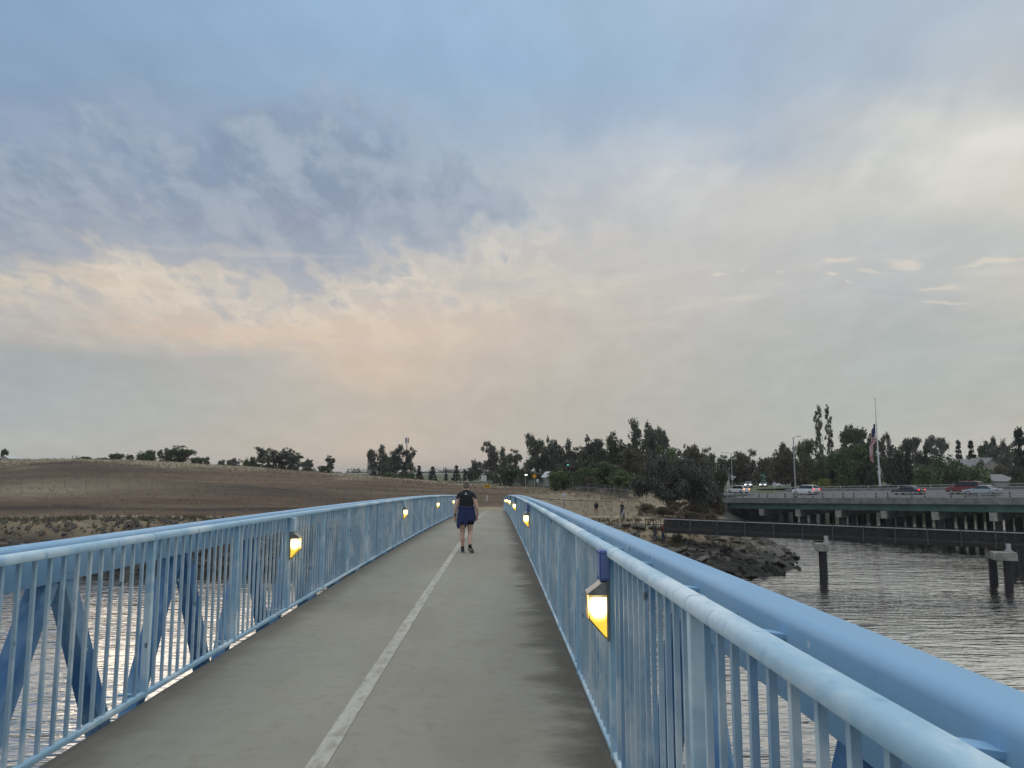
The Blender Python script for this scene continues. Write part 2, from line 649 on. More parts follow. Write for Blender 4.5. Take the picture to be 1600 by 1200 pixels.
# ---------------------------------------------------- lamps on the railing posts
def lamp_proto():
    root = empty('bridge_lamp')
    # local axes: +x out from the railing over the deck, z up, origin at the back plate's middle
    m1 = MB()
    m1.box((.006, 0, -.01), (.014, .135, .36))
    m1.build('back_plate', M['plate_grey'], root, bevel=.003)
    m1 = MB()                                      # sloped hood
    w = .072
    prof = [(.014, .165), (.014, .085), (.128, .085), (.132, .098), (.075, .140), (.040, .165)]
    a = [(x, -w, z) for x, z in prof]
    b = [(x, w, z) for x, z in prof]
    n = len(prof)
    m1.poly(a + b, [tuple(range(n)), tuple(range(2 * n - 1, n - 1, -1))] + [(i, (i + 1) % n, n + (i + 1) % n, n + i) for i in range(n)])
    o = m1.build('hood', M['bronze'], root, bevel=.004)
    m1 = MB()                                      # lens: upright face, then tapering back to the plate
    w = .062
    prof = [(.014, .085), (.118, .085), (.118, -.055), (.020, -.165), (.014, -.165)]
    a = [(x, -w, z) for x, z in prof]
    b = [(x, w, z) for x, z in prof]
    n = len(prof)
    m1.poly(a + b, [tuple(range(n)), tuple(range(2 * n - 1, n - 1, -1))] + [(i, (i + 1) % n, n + (i + 1) % n, n + i) for i in range(n)])
    m1.build('lens', M['lens'], root, bevel=.006)
    m1 = MB()                                      # thin wire guard
    for s in (-1, 1):
        m1.tube([(.016, s * .066, .08), (.123, s * .066, .08), (.123, s * .066, -.056), (.022, s * .066, -.170)], .0042, 6)
    m1.tube([(.123, -.066, -.056), (.123, .066, -.056)], .0042, 6)
    m1.tube([(.125, 0, .085), (.123, 0, -.056), (.022, 0, -.172)], .0022, 6)
    m1.build('guard', M['wire'], root)
    return root


def junction_box(root, face, body):
    m1 = MB()
    m1.box((.022, 0, .262), (.060, .118, .185))
    o = m1.build('junction_box', body, root, bevel=.005)
    m1 = MB()
    m1.box((.053, 0, .262), (.006, .108, .175))
    m1.box((.020, .060, .262), (.050, .006, .175))
    m1.build('cover', face, o, bevel=.002)
    m1 = MB()
    for zz in (.185, .34):
        for yy in (-.038, -.013, .013, .038):
            m1.tube([(.054, yy, zz), (.060, yy, zz)], .0052, 8)
            m1.tube([(.020 + yy * .48, .060, zz), (.020 + yy * .48, .067, zz)], .0042, 8)
    m1.build('bolt_row', body, o)


lamp_r = lamp_proto()
lamp_l = copy_tree(lamp_r)
junction_box(lamp_r, M['box_face'], M['box_blue'])
junction_box(lamp_l, M['box_pale'], M['box_pale'])
RL = ['lit yellow lamp under a blue bolted box, largest one, on right railing',
      'lit lamp on right railing, second from the blue bolted box lamp',
      'lit lamp on right railing, third along, small in the distance',
      'lit lamp on right railing, fourth along, tiny yellow glow',
      'lit lamp on right railing, fifth along, tiny yellow glow near the crest',
      'lit lamp on right railing, sixth along, last tiny yellow glow']
LL = ['lit lamp under a pale blue box on left railing, nearest on that side',
      'lit lamp on left railing midway between nearest lamp and walking woman',
      'lit lamp on left railing just left of the next lamp by the woman',
      'lit lamp on left railing touching the walking woman\'s left elbow']
for side_i, (proto, X, p0, labels, dx, rz) in enumerate(((lamp_r, RX - .032, RPOST + BAY, RL, -1, math.pi), (lamp_l, LX + .032, LPOST + 2 * BAY, LL, 1, 0))):
    for i, lb in enumerate(labels):
        o = proto if i == 0 else copy_tree(proto)
        y = p0 + i * 6 * BAY
        o.location = (X + dx * .001, y, deck_z(y) + (.90 if side_i == 0 else .865))
        o.scale = (.93, .93, .93)
        o.rotation_euler = (0, 0, rz)
        tag(o, lb, 'lamp', 'lit lamps on the bridge railings')
        ld = bpy.data.lights.new('lamp_glow', 'POINT')
        ld.energy = .9
        ld.color = (1, .72, .30)
        ld.shadow_soft_size = .05
        lo = bpy.data.objects.new('lamp_glow', ld)
        COL.objects.link(lo)
        lo.parent = o
        lo.location = (.19, 0, .0)

# ------------------------------------------------------------------ terrain
ZW = -9.5
SHORE = [(-700, 78), (-120, 74), (-60, 71.5), (-35, 72), (-20, 70.5), (-8, 71), (4, 70), (12, 68.5), (19, 67.5), (25, 69.5), (29.5, 74.5),
         (33, 84), (38, 105), (43, 128), (50, 147), (66, 158), (90, 172), (125, 190), (200, 200), (420, 190), (900, 150),
         (900, -500), (-700, -500)]
SH = np.array(SHORE, float)


def shore_dist(x, y):
    """signed distance to the water polygon (positive on land), numpy arrays"""
    x, y = np.asarray(x, float), np.asarray(y, float)
    best = np.full(x.shape, 1e9)
    inside = np.zeros(x.shape, bool)
    n = len(SH)
    for i in range(n):
        ax, ay = SH[i]
        bx, by = SH[(i + 1) % n]
        dx, dy = bx - ax, by - ay
        t = np.clip(((x - ax) * dx + (y - ay) * dy) / (dx * dx + dy * dy), 0, 1)
        best = np.minimum(best, np.hypot(x - ax - t * dx, y - ay - t * dy))
        c = ((ay > y) != (by > y))
        with np.errstate(divide='ignore', invalid='ignore'):
            xi = ax + (y - ay) * dx / (dy if abs(dy) > 1e-9 else 1e-9)
        inside ^= c & (x < xi)
    return np.where(inside, -best, best)


def vnoise(x, y, seed=0):
    """smooth value noise, numpy"""
    xi, yi = np.floor(x).astype(np.int64), np.floor(y).astype(np.int64)
    fx, fy = x - xi, y - yi
    fx, fy = fx * fx * (3 - 2 * fx), fy * fy * (3 - 2 * fy)

    def h(a, b):
        n = (a * 374761393 + b * 668265263 + seed * 1442695041) & 0x7fffffff
        n = ((n ^ (n >> 13)) * 1274126177) & 0x7fffffff
        return ((n ^ (n >> 16)) & 0xffff) / 65535.0
    return (h(xi, yi) * (1 - fx) + h(xi + 1, yi) * fx) * (1 - fy) + (h(xi, yi + 1) * (1 - fx) + h(xi + 1, yi + 1) * fx) * fy


def fbm(x, y, seed=0, oct=4):
    s, a, t = 0, 1, 0
    for i in range(oct):
        s = s + a * vnoise(x * 2 ** i, y * 2 ** i, seed + i)
        t += a
        a *= .5
    return s / t - .5


UU = [-900, 0, 100, 200, 300, 330, 400, 500, 560, 640, 700, 760, 800, 850, 920, 985, 1040, 1120, 2600]
ZC = [3.3, 3.0, 3.4, 3.2, 2.4, 1.9, 1.4, 0.0, -.7, -1.55, -2.3, -3.0, -3.2, -3.2, -3.2, -3.6, -4.6, -4.8, -4.8]
DC = [200, 195, 190, 190, 190, 190, 190, 188, 186, 182, 178, 172, 160, 150, 135, 122, 130, 140, 140]
# level the land falls back to behind its crest
ZB = [1.5, 1.5, 1.5, 1.2, .6, .2, -.4, -2.2, -3.2, -3.8, -4.0, -4.1, -4.1, -4.0, -3.8, -3.9, -4.5, -4.6, -4.4]


def terrain(x, y, rough=True):
    x, y = np.atleast_1d(np.asarray(x, float)), np.atleast_1d(np.asarray(y, float))
    yy = np.maximum(y, 20)
    d = yy
    u = 778 + F * x / yy
    zc, dc, zb = np.interp(u, UU, ZC), np.interp(u, UU, DC), np.interp(u, UU, ZB)
    z0 = np.full(x.shape, -5.15)
    # the landing at the end of the bridge
    land = np.exp(-((x + .95) / 5.0) ** 2)
    z0 = z0 + land * .66
    t = np.clip((d - 92) / (dc - 92), 0, 1)
    hill = z0 + (zc - z0) * (t * .72 + .28 * np.sin(t * math.pi / 2))
    tb = np.clip((d - dc) / 70, 0, 1)
    tb = tb * tb * (3 - 2 * tb)
    z = np.where(d > dc, zc + (zb - zc) * tb, hill)
    tf = np.clip((d - 330) / 400, 0, 1)
    z = z + (-4.2 - z) * tf
    s = shore_dist(x, y)
    if rough:
        near = np.clip((400 - d) / 300, 0, 1)
        z = z + fbm(x * .09, y * .09, 3) * .40 * near + fbm(x * .5, y * .5, 9) * .22 * near * (1 - land)
        s = s + fbm(x * .22, y * .22, 21) * 2.2 * np.clip(1 - land * .4, 0, 1)
    wid = np.interp(x, [-5, 6, 14, 30, 40, 60], [7.0, 8.5, 11.5, 11.0, 9, 9])
    tt = np.clip(s / wid, 0, 1)
    bank = ZW - .10 + (tt ** .85) * (z - ZW + .10)
    z = np.where(s < wid, bank, z)
    z = np.where(s < 0, np.maximum(ZW - .1 + s * .22, -12.5), z)
    if rough:
        rk = np.exp(-((s - 4) / 4.0) ** 2)
        z = z + rk * fbm(x * .8, y * .8, 31) * np.interp(x, [0, 12], [.9, .45]) * np.clip((s + 1) / 2, 0, 1)
    return z


def tz(x, y, rough=True):
    return float(terrain([x], [y], rough)[0])


def gp(u, d, rough=True):
    p = P(u, 738, d)
    return Vector((p.x, p.y, tz(p.x, p.y, rough)))


angs = np.concatenate([np.linspace(-75, -36, 60, endpoint=False), np.linspace(-36, 37, 430), np.linspace(37, 75, 61)[1:]])
ds = np.concatenate([np.linspace(50, 66, 10, endpoint=False), np.linspace(66, 84, 55, endpoint=False), np.linspace(84, 130, 55, endpoint=False),
                     np.linspace(130, 260, 75, endpoint=False), np.geomspace(260, 4500, 60)])
A, D = np.meshgrid(np.radians(angs), ds)
GX, GY = np.tan(A) * D, D
GZ = terrain(GX.ravel(), GY.ravel()).reshape(GX.shape)
nr, nc = GX.shape
co = np.stack([GX, GY, GZ], -1).reshape(-1, 3)
idx = np.arange(nr * nc).reshape(nr, nc)
quads = np.stack([idx[:-1, :-1], idx[:-1, 1:], idx[1:, 1:], idx[1:, :-1]], -1).reshape(-1, 4)


def mesh_np(name, co, quads, attrs=None):
    me = bpy.data.meshes.new(name)
    n, q = len(co), len(quads)
    k = quads.shape[1]
    me.vertices.add(n)
    me.vertices.foreach_set('co', np.ascontiguousarray(co, dtype=np.float32).ravel())
    me.loops.add(q * k)
    me.loops.foreach_set('vertex_index', np.ascontiguousarray(quads, dtype=np.int32).ravel())
    me.polygons.add(q)
    me.polygons.foreach_set('loop_start', np.arange(0, q * k, k, dtype=np.int32))
    me.polygons.foreach_set('loop_total', np.full(q, k, dtype=np.int32))
    for an, (dom, arr) in (attrs or {}).items():
        a = me.attributes.new(an, 'FLOAT', dom)
        a.data.foreach_set('value', np.ascontiguousarray(arr, dtype=np.float32).ravel())
    me.update(calc_edges=True)
    return me


def ground_mat():
    m, T, bs = new_mat('dry_ground')
    co = geo_pos(T)

    def at(n):
        return T.add('ShaderNodeAttribute', attribute_name=n).outputs['Fac']
    big = T.noise(T.scale(co, (.020, .075, .05)), 1, 6, .65, .9)
    streak = T.noise(T.scale(co, (.10, .85, .5)), 1, 6, .66, .6)
    fine = T.noise(T.scale(co, (1.1, 2.6, 1.5)), 1, 6, .7)
    f2 = T.noise(T.scale(co, (.35, 1.3, 1)), 1, 5, .7, 1.0)
    hill = T.mix(T.ramp(big, .38, .64), (.110, .072, .048), (.205, .145, .092))
    hill = T.mix(T.math('MULTIPLY', T.ramp(streak, .54, .70), .5), hill, (.250, .195, .125))
    hill = T.mix(T.math('MULTIPLY', T.ramp(f2, .52, .68), .85), hill, (.052, .038, .032))
    hill = T.mix(T.math('MULTIPLY', at('burnt'), T.ramp(fine, .2, .55)), hill, (.040, .030, .026))
    tan = T.mix(T.ramp(f2, .3, .7), (.27, .215, .140), (.38, .315, .215))
    tan = T.mix(T.math('MULTIPLY', T.ramp(streak, .5, .7), .6), tan, (.18, .145, .095))
    c = T.mix(at('tan'), hill, tan)
    gr = T.mix(T.ramp(streak, .35, .65), (.085, .10, .05), (.16, .155, .085))
    c = T.mix(at('green'), c, gr)
    c = T.mix(T.math('MULTIPLY', T.ramp(fine, .48, .68), .62), c, (.055, .043, .032))
    tr = T.math('MULTIPLY', at('trail'), T.ramp(fine, .25, .6))
    c = T.mix(tr, c, (.43, .355, .25))
    mud = T.mix(T.ramp(fine, .35, .65), (.020, .019, .017), (.075, .070, .060))
    c = T.mix(at('mud'), c, mud)
    T.put(bs.inputs['Base Color'], c)
    T.put(bs.inputs['Roughness'], T.math('SUBTRACT', .95, T.math('MULTIPLY', at('mud'), .35)))
    bs.inputs['Specular IOR Level'].default_value = .2
    bump(T, bs, T.math('ADD', fine, T.math('MULTIPLY', streak, 1.5)), .8, .25)
    return m


def seg_dist(x, y, pts):
    best = np.full(x.shape, 1e9)
    for (ax, ay), (bx, by) in zip(pts[:-1], pts[1:]):
        dx, dy = bx - ax, by - ay
        t = np.clip(((x - ax) * dx + (y - ay) * dy) / (dx * dx + dy * dy), 0, 1)
        best = np.minimum(best, np.hypot(x - ax - t * dx, y - ay - t * dy))
    return best


gx, gy = GX.ravel(), GY.ravel()
gs = shore_dist(gx, gy)
gu = 778 + F * gx / gy
dcu = np.interp(gu, UU, DC)
jit = fbm(gx * .12, gy * .12, 51)


def sm(a, b, x):
    t = np.clip((x - a) / (b - a), 0, 1)
    return t * t * (3 - 2 * t)


tan_a = np.maximum(sm(.55, .9, (gy - 92) / (dcu - 92) + jit * .5) * sm(1e9, -1e9, gx * 0), 0)
tan_a = sm(.74, .98, (gy - 92) / np.maximum(dcu - 92, 1) + jit * .6)
low = sm(24, 12, gs + jit * 14) * sm(3, 8, gs + jit * 4)                    # dry strip along the top of the bank
right = sm(785, 880, gu + jit * 60)                                          # the trampled field right of the bridge end
patch = np.exp(-(((gu - 90) / 150) ** 2)) * np.exp(-((gy - 118 - jit * 10) / 9) ** 2)   # bare patch on the left slope
tan_a = np.clip(np.maximum.reduce([tan_a, low * .9, right * (.75 + jit), patch * .8]), 0, 1)
green_a = sm(1.05, 1.35, gy / dcu + jit * .2) * sm(300, 520, gu)
green_a = np.maximum(green_a, sm(1100, 1125, gu) * sm(120, 160, gy))
TRAILS = [[(-160, 92), (-60, 88), (-30, 86.5), (-10, 89), (-1, 91), (6, 92)],
          [(6, 90), (12, 84), (17, 79), (18, 76)], [(8, 92), (14, 88), (20, 98), (26, 112)], [(14, 88), (18, 80)]]
trail = np.zeros_like(gx)
for k, tp in enumerate(TRAILS):
    trail = np.maximum(trail, sm(2.6 if k == 0 else 1.3, .7 if k == 0 else .4, seg_dist(gx, gy, tp) + jit * 1.5))
trail = np.maximum(trail, np.exp(-((gx + .95) / 4) ** 2) * sm(86, 88, gy) * sm(99, 93, gy))
mud_a = sm(7.5, 3.0, gs + jit * 5)
j2 = fbm(gx * .05, gy * .16, 77)
burnt = np.maximum.reduce([np.exp(-((gu - 110) / 170) ** 2) * np.exp(-((gy - 156 - j2 * 40) / 17) ** 2) * .75,
                           np.exp(-((gy - 97.5 - j2 * 5) / 2.6) ** 2) * sm(640, 520, gu) * .85,
                           np.exp(-((gu - 420) / 130) ** 2) * np.exp(-((gy - 122 - j2 * 30) / 11) ** 2) * .7])
burnt = np.clip(burnt * (1 + j2 * 1.6), 0, 1)
me = mesh_np('ground', co, quads, {'tan': ('POINT', tan_a), 'green': ('POINT', green_a), 'trail': ('POINT', trail), 'mud': ('POINT', mud_a), 'burnt': ('POINT', burnt)})
me.polygons.foreach_set('use_smooth', [True] * len(me.polygons))
me.materials.append(ground_mat())
ground = bpy.data.objects.new('ground', me)
COL.objects.link(ground)
tag(ground, kind='structure')


# water
def water_mat():
    m, T, bs = new_mat('rippled_water')
    co = geo_pos(T)
    w0 = T.noise(T.scale(co, (.20, .70, 1)), 1.0, 2, .45, .6)
    w1 = T.noise(T.scale(co, (.55, 2.1, 1)), 1.0, 2, .45, .6)
    w2 = T.noise(T.scale(co, (1.4, 5.0, 1)), 1.0, 2, .45, .4)
    w3 = T.noise(T.scale(co, (.035, .06, 1)), 1.0, 3, .5, .6)      # gusts: where the surface is rougher
    g = T.ramp(w3, .35, .65, .55, 1.1)
    h = T.math('ADD', T.math('ADD', w1, T.math('MULTIPLY', w0, 1.2)), T.math('MULTIPLY', w2, .28))
    b = T.add('ShaderNodeBump')
    T.put(b.inputs['Strength'], g)
    b.inputs['Distance'].default_value = WAVE
    T.put(b.inputs['Height'], h)
    gl = T.add('ShaderNodeBsdfGlossy')
    gl.inputs['Color'].default_value = (.96, .95, .92, 1)
    gl.inputs['Roughness'].default_value = .04
    df = T.add('ShaderNodeBsdfDiffuse')
    df.inputs['Color'].default_value = (.030, .030, .024, 1)
    for nd in (gl, df):
        T.l.new(b.outputs[0], nd.inputs['Normal'])
    lw = T.add('ShaderNodeLayerWeight')
    lw.inputs['Blend'].default_value = .5
    T.l.new(b.outputs[0], lw.inputs['Normal'])
    fr = T.ramp(lw.outputs['Facing'], .46, .80, .03, .92)          # mirror-like at grazing angles, dark where a ripple faces the eye
    mx_ = T.add('ShaderNodeMixShader')
    T.put(mx_.inputs[0], fr)
    T.l.new(df.outputs[0], mx_.inputs[1])
    T.l.new(gl.outputs[0], mx_.inputs[2])
    T.l.new(mx_.outputs[0], T.n['Material Output'].inputs[0])
    T.n.remove(bs)
    return m


WAVE = .105
mb = MB()
mb.poly([(-700, -120, ZW), (800, -120, ZW), (800, 420, ZW), (-700, 420, ZW)], [(0, 1, 2, 3)])
w = mb.build('water', water_mat())
tag(w, kind='structure')
#PART2
# ------------------------------------------------------------------ sky
SUN_EL, SUN_AZ = 9.0, -11.0       # degrees; azimuth from straight ahead, minus is left


def lin(c):
    return tuple(((x / 255) / 12.92 if x <= 10.3 else ((x / 255 + .055) / 1.055) ** 2.4) for x in c)


SKY_V = [0, 100, 200, 300, 380, 450, 520, 580, 640, 700]
SKY_U = [0, 200, 400, 600, 800, 1000, 1200, 1400, 1600]
SKY_C = [
    [(138, 168, 198), (142, 172, 203), (148, 178, 210), (155, 185, 215), (160, 188, 216), (165, 190, 215), (170, 190, 212), (178, 193, 210), (183, 196, 208)],
    [(140, 165, 195), (140, 165, 193), (148, 174, 203), (152, 180, 209), (155, 183, 212), (160, 186, 212), (168, 187, 208), (176, 190, 205), (190, 197, 203)],
    [(137, 157, 188), (140, 160, 188), (145, 167, 195), (155, 178, 202), (158, 182, 206), (165, 184, 206), (178, 190, 204), (203, 206, 205), (220, 218, 210)],
    [(165, 175, 192), (145, 163, 188), (150, 168, 190), (160, 177, 196), (175, 188, 200), (195, 198, 202), (207, 206, 203), (206, 207, 202), (215, 211, 202)],
    [(185, 185, 188), (160, 170, 186), (150, 166, 187), (165, 178, 194), (190, 194, 198), (196, 196, 196), (198, 198, 196), (192, 196, 196), (195, 198, 195)],
    [(205, 195, 180), (215, 200, 182), (188, 186, 184), (192, 189, 188), (205, 198, 188), (202, 198, 192), (195, 195, 193), (190, 193, 193), (200, 198, 190)],
    [(178, 176, 176), (197, 186, 175), (210, 193, 178), (210, 193, 178), (203, 192, 181), (195, 190, 184), (188, 189, 186), (182, 188, 186), (185, 189, 186)],
    [(165, 174, 178), (172, 175, 175), (180, 179, 176), (194, 184, 174), (192, 185, 177), (190, 187, 180), (183, 186, 183), (180, 187, 184), (185, 188, 183)],
    [(172, 180, 181), (172, 178, 177), (175, 176, 173), (184, 178, 171), (185, 179, 172), (184, 183, 176), (183, 185, 180), (184, 187, 181), (190, 189, 180)],
    [(182, 186, 182), (180, 181, 176), (180, 178, 173), (184, 178, 171), (184, 180, 173), (184, 183, 176), (186, 187, 180), (192, 192, 183), (196, 193, 183)],
]
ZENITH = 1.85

world = bpy.data.worlds.new("World")
S.world = world
world.use_nodes = True
T = NT(world.node_tree)
bg = T.n['Background']
tc = T.add('ShaderNodeTexCoord').outputs['Generated']
nrm = T.vmath('NORMALIZE', tc)
# cloud-layer coordinates: where the line of sight meets a layer of even height
sx0 = T.add('ShaderNodeSeparateXYZ')
T.put(sx0.inputs[0], nrm)
hz = T.math('ADD', T.math('MAXIMUM', sx0.outputs[2], 0.0), .30)
cmb = T.add('ShaderNodeCombineXYZ')
T.put(cmb.inputs[0], T.math('DIVIDE', sx0.outputs[0], hz))
T.put(cmb.inputs[1], T.math('DIVIDE', sx0.outputs[1], hz))
layer = cmb.outputs[0]
# bend the lines of sight a little with noise, so that no edge in the sky runs straight
wn = T.add('ShaderNodeTexNoise')
T.put(wn.inputs['Vector'], T.scale(nrm, (1, 1, 2.2)))
wn.inputs['Scale'].default_value = 5.0
wn.inputs['Detail'].default_value = 6
wn.inputs['Roughness'].default_value = .55
wv = T.vmath('SUBTRACT', wn.outputs['Color'], (.5, .5, .5))
wsc = T.add('ShaderNodeVectorMath', operation='MULTIPLY')
T.put(wsc.inputs[0], wv)
wsc.inputs[1].default_value = (.16, 0, .085)
warped = T.vmath('ADD', nrm, wsc.outputs[0])
sx = T.add('ShaderNodeSeparateXYZ')
T.put(sx.inputs[0], warped)
az = T.math('ARCTAN2', sx.outputs[0], sx.outputs[1])
hyp = T.math('SQRT', T.math('ADD', T.math('MULTIPLY', sx.outputs[0], sx.outputs[0]), T.math('MULTIPLY', sx.outputs[1], sx.outputs[1])))
tanel = T.math('DIVIDE', sx.outputs[2], T.math('MAXIMUM', hyp, .02))
azc = T.math('MINIMUM', T.math('MAXIMUM', az, -1.0), 1.0)
gz = T.math('DIVIDE', tanel, T.math('COSINE', azc))
AZR = .72
azn = T.ramp(az, -AZR, AZR, 0, 1, False)


def gz_of(v):
    return math.tan(PITCH + math.atan((600 - v) / F))


def az_of(u, v):
    p = P(u, v, 1.0)
    return math.atan2(p.x, p.y)


col = None
order = list(range(len(SKY_V)))[::-1]         # from the horizon up
prev_g = None
for k in order:
    cr = T.add('ShaderNodeValToRGB')
    cr.color_ramp.interpolation = 'B_SPLINE' if False else 'LINEAR'
    el = cr.color_ramp.elements
    while len(el) < len(SKY_U):
        el.new(.5)
    for i, u in enumerate(SKY_U):
        el[i].position = min(1, max(0, (az_of(u, SKY_V[k]) + AZR) / (2 * AZR)))
        el[i].color = (*lin(SKY_C[k][i]), 1)
    T.put(cr.inputs[0], azn)
    g = gz_of(SKY_V[k])
    if col is None:
        col = cr.outputs[0]
    else:
        col = T.mix(T.ramp(gz, prev_g, g), col, cr.outputs[0])
    prev_g = g


def blob(a0, g0, sa, sg):
    """soft mask around one direction"""
    da = T.math('DIVIDE', T.math('SUBTRACT', az, a0), sa)
    dg = T.math('DIVIDE', T.math('SUBTRACT', gz, g0), sg)
    return T.math('POWER', 2.718, T.math('MULTIPLY', T.math('ADD', T.math('MULTIPLY', da, da), T.math('MULTIPLY', dg, dg)), -1))


def blob_px(u, v, su, sv):
    return blob(az_of(u, v), gz_of(v), su / F * .85, sv / F)


def screen_add(a, b):
    return T.math('MAXIMUM', a, b)


n_big = T.noise(T.scale(layer, (1.0, .60, 1)), 4.4, 10, .56, .15)
n_mid = T.noise(T.scale(layer, (1.0, .60, 1)), 11.0, 8, .58, .15)
n_str = T.noise(T.scale(nrm, (2.2, 2.2, 15)), 2.0, 6, .6, .6)
# the broken grey-blue bank on the left: ragged edges, bright rims, a few holes
bank = T.math('MAXIMUM', blob_px(430, 305, 550, 195), T.math('MULTIPLY', blob_px(40, 320, 300, 170), .95))
nn = T.math('ADD', T.math('MULTIPLY', n_big, .60), T.math('MULTIPLY', n_mid, .40))
e = T.math('ADD', bank, T.math('MULTIPLY', T.math('SUBTRACT', nn, .5), 3.9))
inside = T.math('MULTIPLY', T.ramp(e, .38, .86), T.ramp(bank, .12, .5))
near = T.ramp(bank, .06, .45)
low_side = T.ramp(gz, gz_of(250), gz_of(400))
pale = T.mix(low_side, lin((178, 190, 203)), lin((210, 202, 192)))
col = T.mix(T.math('MULTIPLY', near, T.math('MULTIPLY', T.math('MULTIPLY', T.ramp(e, .75, .35), T.ramp(gz, gz_of(120), gz_of(260))), .42)), col, pale)
rim = T.math('MULTIPLY', T.math('MULTIPLY', T.ramp(e, -.1, .3), T.ramp(e, .62, .35)), T.math('MULTIPLY', near, T.ramp(n_mid, .40, .62)))
col = T.mix(T.math('MULTIPLY', rim, T.math('ADD', T.math('MULTIPLY', low_side, .30), .03)), col, lin((247, 231, 207)))
body = T.mix(T.ramp(n_mid, .36, .64), lin((134, 150, 175)), lin((162, 176, 192)))
body = T.mix(T.math('MULTIPLY', low_side, .45), body, lin((168, 174, 184)))
col = T.mix(T.math('MULTIPLY', inside, .85), col, body)
m_low = blob_px(360, 425, 430, 40)
m_scud = T.math('MAXIMUM', blob_px(330, 420, 420, 70), T.math('MULTIPLY', blob_px(800, 400, 200, 60), .7))
scud = T.math('MULTIPLY', m_scud, T.ramp(T.math('ADD', T.math('MULTIPLY', n_mid, .7), T.math('MULTIPLY', n_big, .3)), .50, .57))
col = T.mix(T.math('MULTIPLY', scud, .5), col, lin((172, 174, 181)))
hot = T.math('MULTIPLY', m_low, T.math('MULTIPLY', T.ramp(n_mid, .51, .68), T.ramp(e, .6, .2)))
col = T.mix(T.math('MULTIPLY', hot, .55), col, lin((248, 231, 205)))
# long soft streaks lower down and on the right
m_str = T.math('MULTIPLY', T.ramp(gz, .10, .25), T.ramp(gz, .36, .25))
col = T.mix(T.math('MULTIPLY', m_str, T.math('MULTIPLY', T.ramp(n_str, .52, .70), .35)), col, lin((228, 218, 204)))
col = T.mix(T.math('MULTIPLY', m_str, T.math('MULTIPLY', T.ramp(n_str, .48, .34), .30)), col, lin((172, 178, 186)))
# pale diagonal veil at upper right
m_veil = T.math('MULTIPLY', T.math('MAXIMUM', blob_px(1250, 250, 330, 55), blob_px(1540, 180, 200, 60)), T.ramp(n_big, .36, .66))
col = T.mix(T.math('MULTIPLY', m_veil, .75), col, lin((231, 229, 221)))
# a few small bright puffs at lower right
puffs = None
for u, v, su, sv in ((1320, 397, 34, 8), (1420, 400, 26, 9), (1370, 413, 34, 5), (1134, 423, 22, 5), (1342, 434, 9, 5), (1180, 418, 8, 4), (1245, 421, 8, 4),
                     (1310, 424, 7, 4), (1460, 438, 50, 6), (1545, 405, 60, 7), (1475, 466, 50, 5)):
    b = blob_px(u, v, su, sv)
    puffs = b if puffs is None else T.math('MAXIMUM', puffs, b)
col = T.mix(T.math('MULTIPLY', T.ramp(T.math('MULTIPLY', puffs, T.math('ADD', n_mid, .55)), .35, 1.2), .45), col, lin((244, 228, 208)))
# rose glow of the hidden sun
glow = T.math('ADD', T.math('MULTIPLY', blob_px(585, 572, 95, 34), .55), T.math('MULTIPLY', blob_px(430, 520, 230, 13), .45), clamp=True)
col = T.mix(T.math('MULTIPLY', glow, T.ramp(n_str, .3, .6, .45, .9)), col, lin((216, 190, 170)))
fleck = T.math('ADD', T.math('MULTIPLY', T.ramp(n_mid, .32, .68), .06), T.math('MULTIPLY', T.ramp(n_big, .32, .68), .03))
col = T.mix(1.0, col, T.math('ADD', fleck, .958), 'MULTIPLY')
# overhead and behind
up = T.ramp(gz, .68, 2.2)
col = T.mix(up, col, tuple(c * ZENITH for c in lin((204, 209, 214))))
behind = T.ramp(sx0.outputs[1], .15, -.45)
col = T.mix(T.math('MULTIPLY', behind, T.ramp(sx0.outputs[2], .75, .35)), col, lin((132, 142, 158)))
below = T.ramp(sx0.outputs[2], .0, -.06)
col = T.mix(below, col, lin((120, 122, 118)))
cloud_bg = bg
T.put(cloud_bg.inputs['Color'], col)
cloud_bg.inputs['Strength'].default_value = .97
sky = T.add('ShaderNodeTexSky', sky_type='NISHITA')
sky.sun_disc = False
sky.sun_elevation = R(SUN_EL)
sky.sun_rotation = R(SUN_AZ)
bg2 = T.add('ShaderNodeBackground')
T.put(bg2.inputs['Color'], sky.outputs[0])
bg2.inputs['Strength'].default_value = .08
mx = T.add('ShaderNodeMixShader')
mx.inputs[0].default_value = .02              # thin gaps: most of the clear sky is hidden by cloud
T.l.new(cloud_bg.outputs[0], mx.inputs[1])
T.l.new(bg2.outputs[0], mx.inputs[2])
T.l.new(mx.outputs[0], T.n['World Output'].inputs[0])

sd = bpy.data.lights.new('sun', 'SUN')
sd.energy = .28
sd.angle = R(35)
sd.color = (1, .84, .68)
sun = bpy.data.objects.new('sun', sd)
COL.objects.link(sun)
dv = Vector((math.sin(R(SUN_AZ)) * math.cos(R(SUN_EL)), math.cos(R(SUN_AZ)) * math.cos(R(SUN_EL)), math.sin(R(SUN_EL))))
sun.rotation_euler = dv.to_track_quat('Z', 'Y').to_euler()
S.view_settings.view_transform = 'Standard'
S.view_settings.look = 'None'
S.view_settings.exposure = 0.0
S.view_settings.gamma = 1.0
S.render.engine = 'CYCLES'
S.cycles.use_denoising = True
S.cycles.max_bounces = 8
S.cycles.transparent_max_bounces = 12
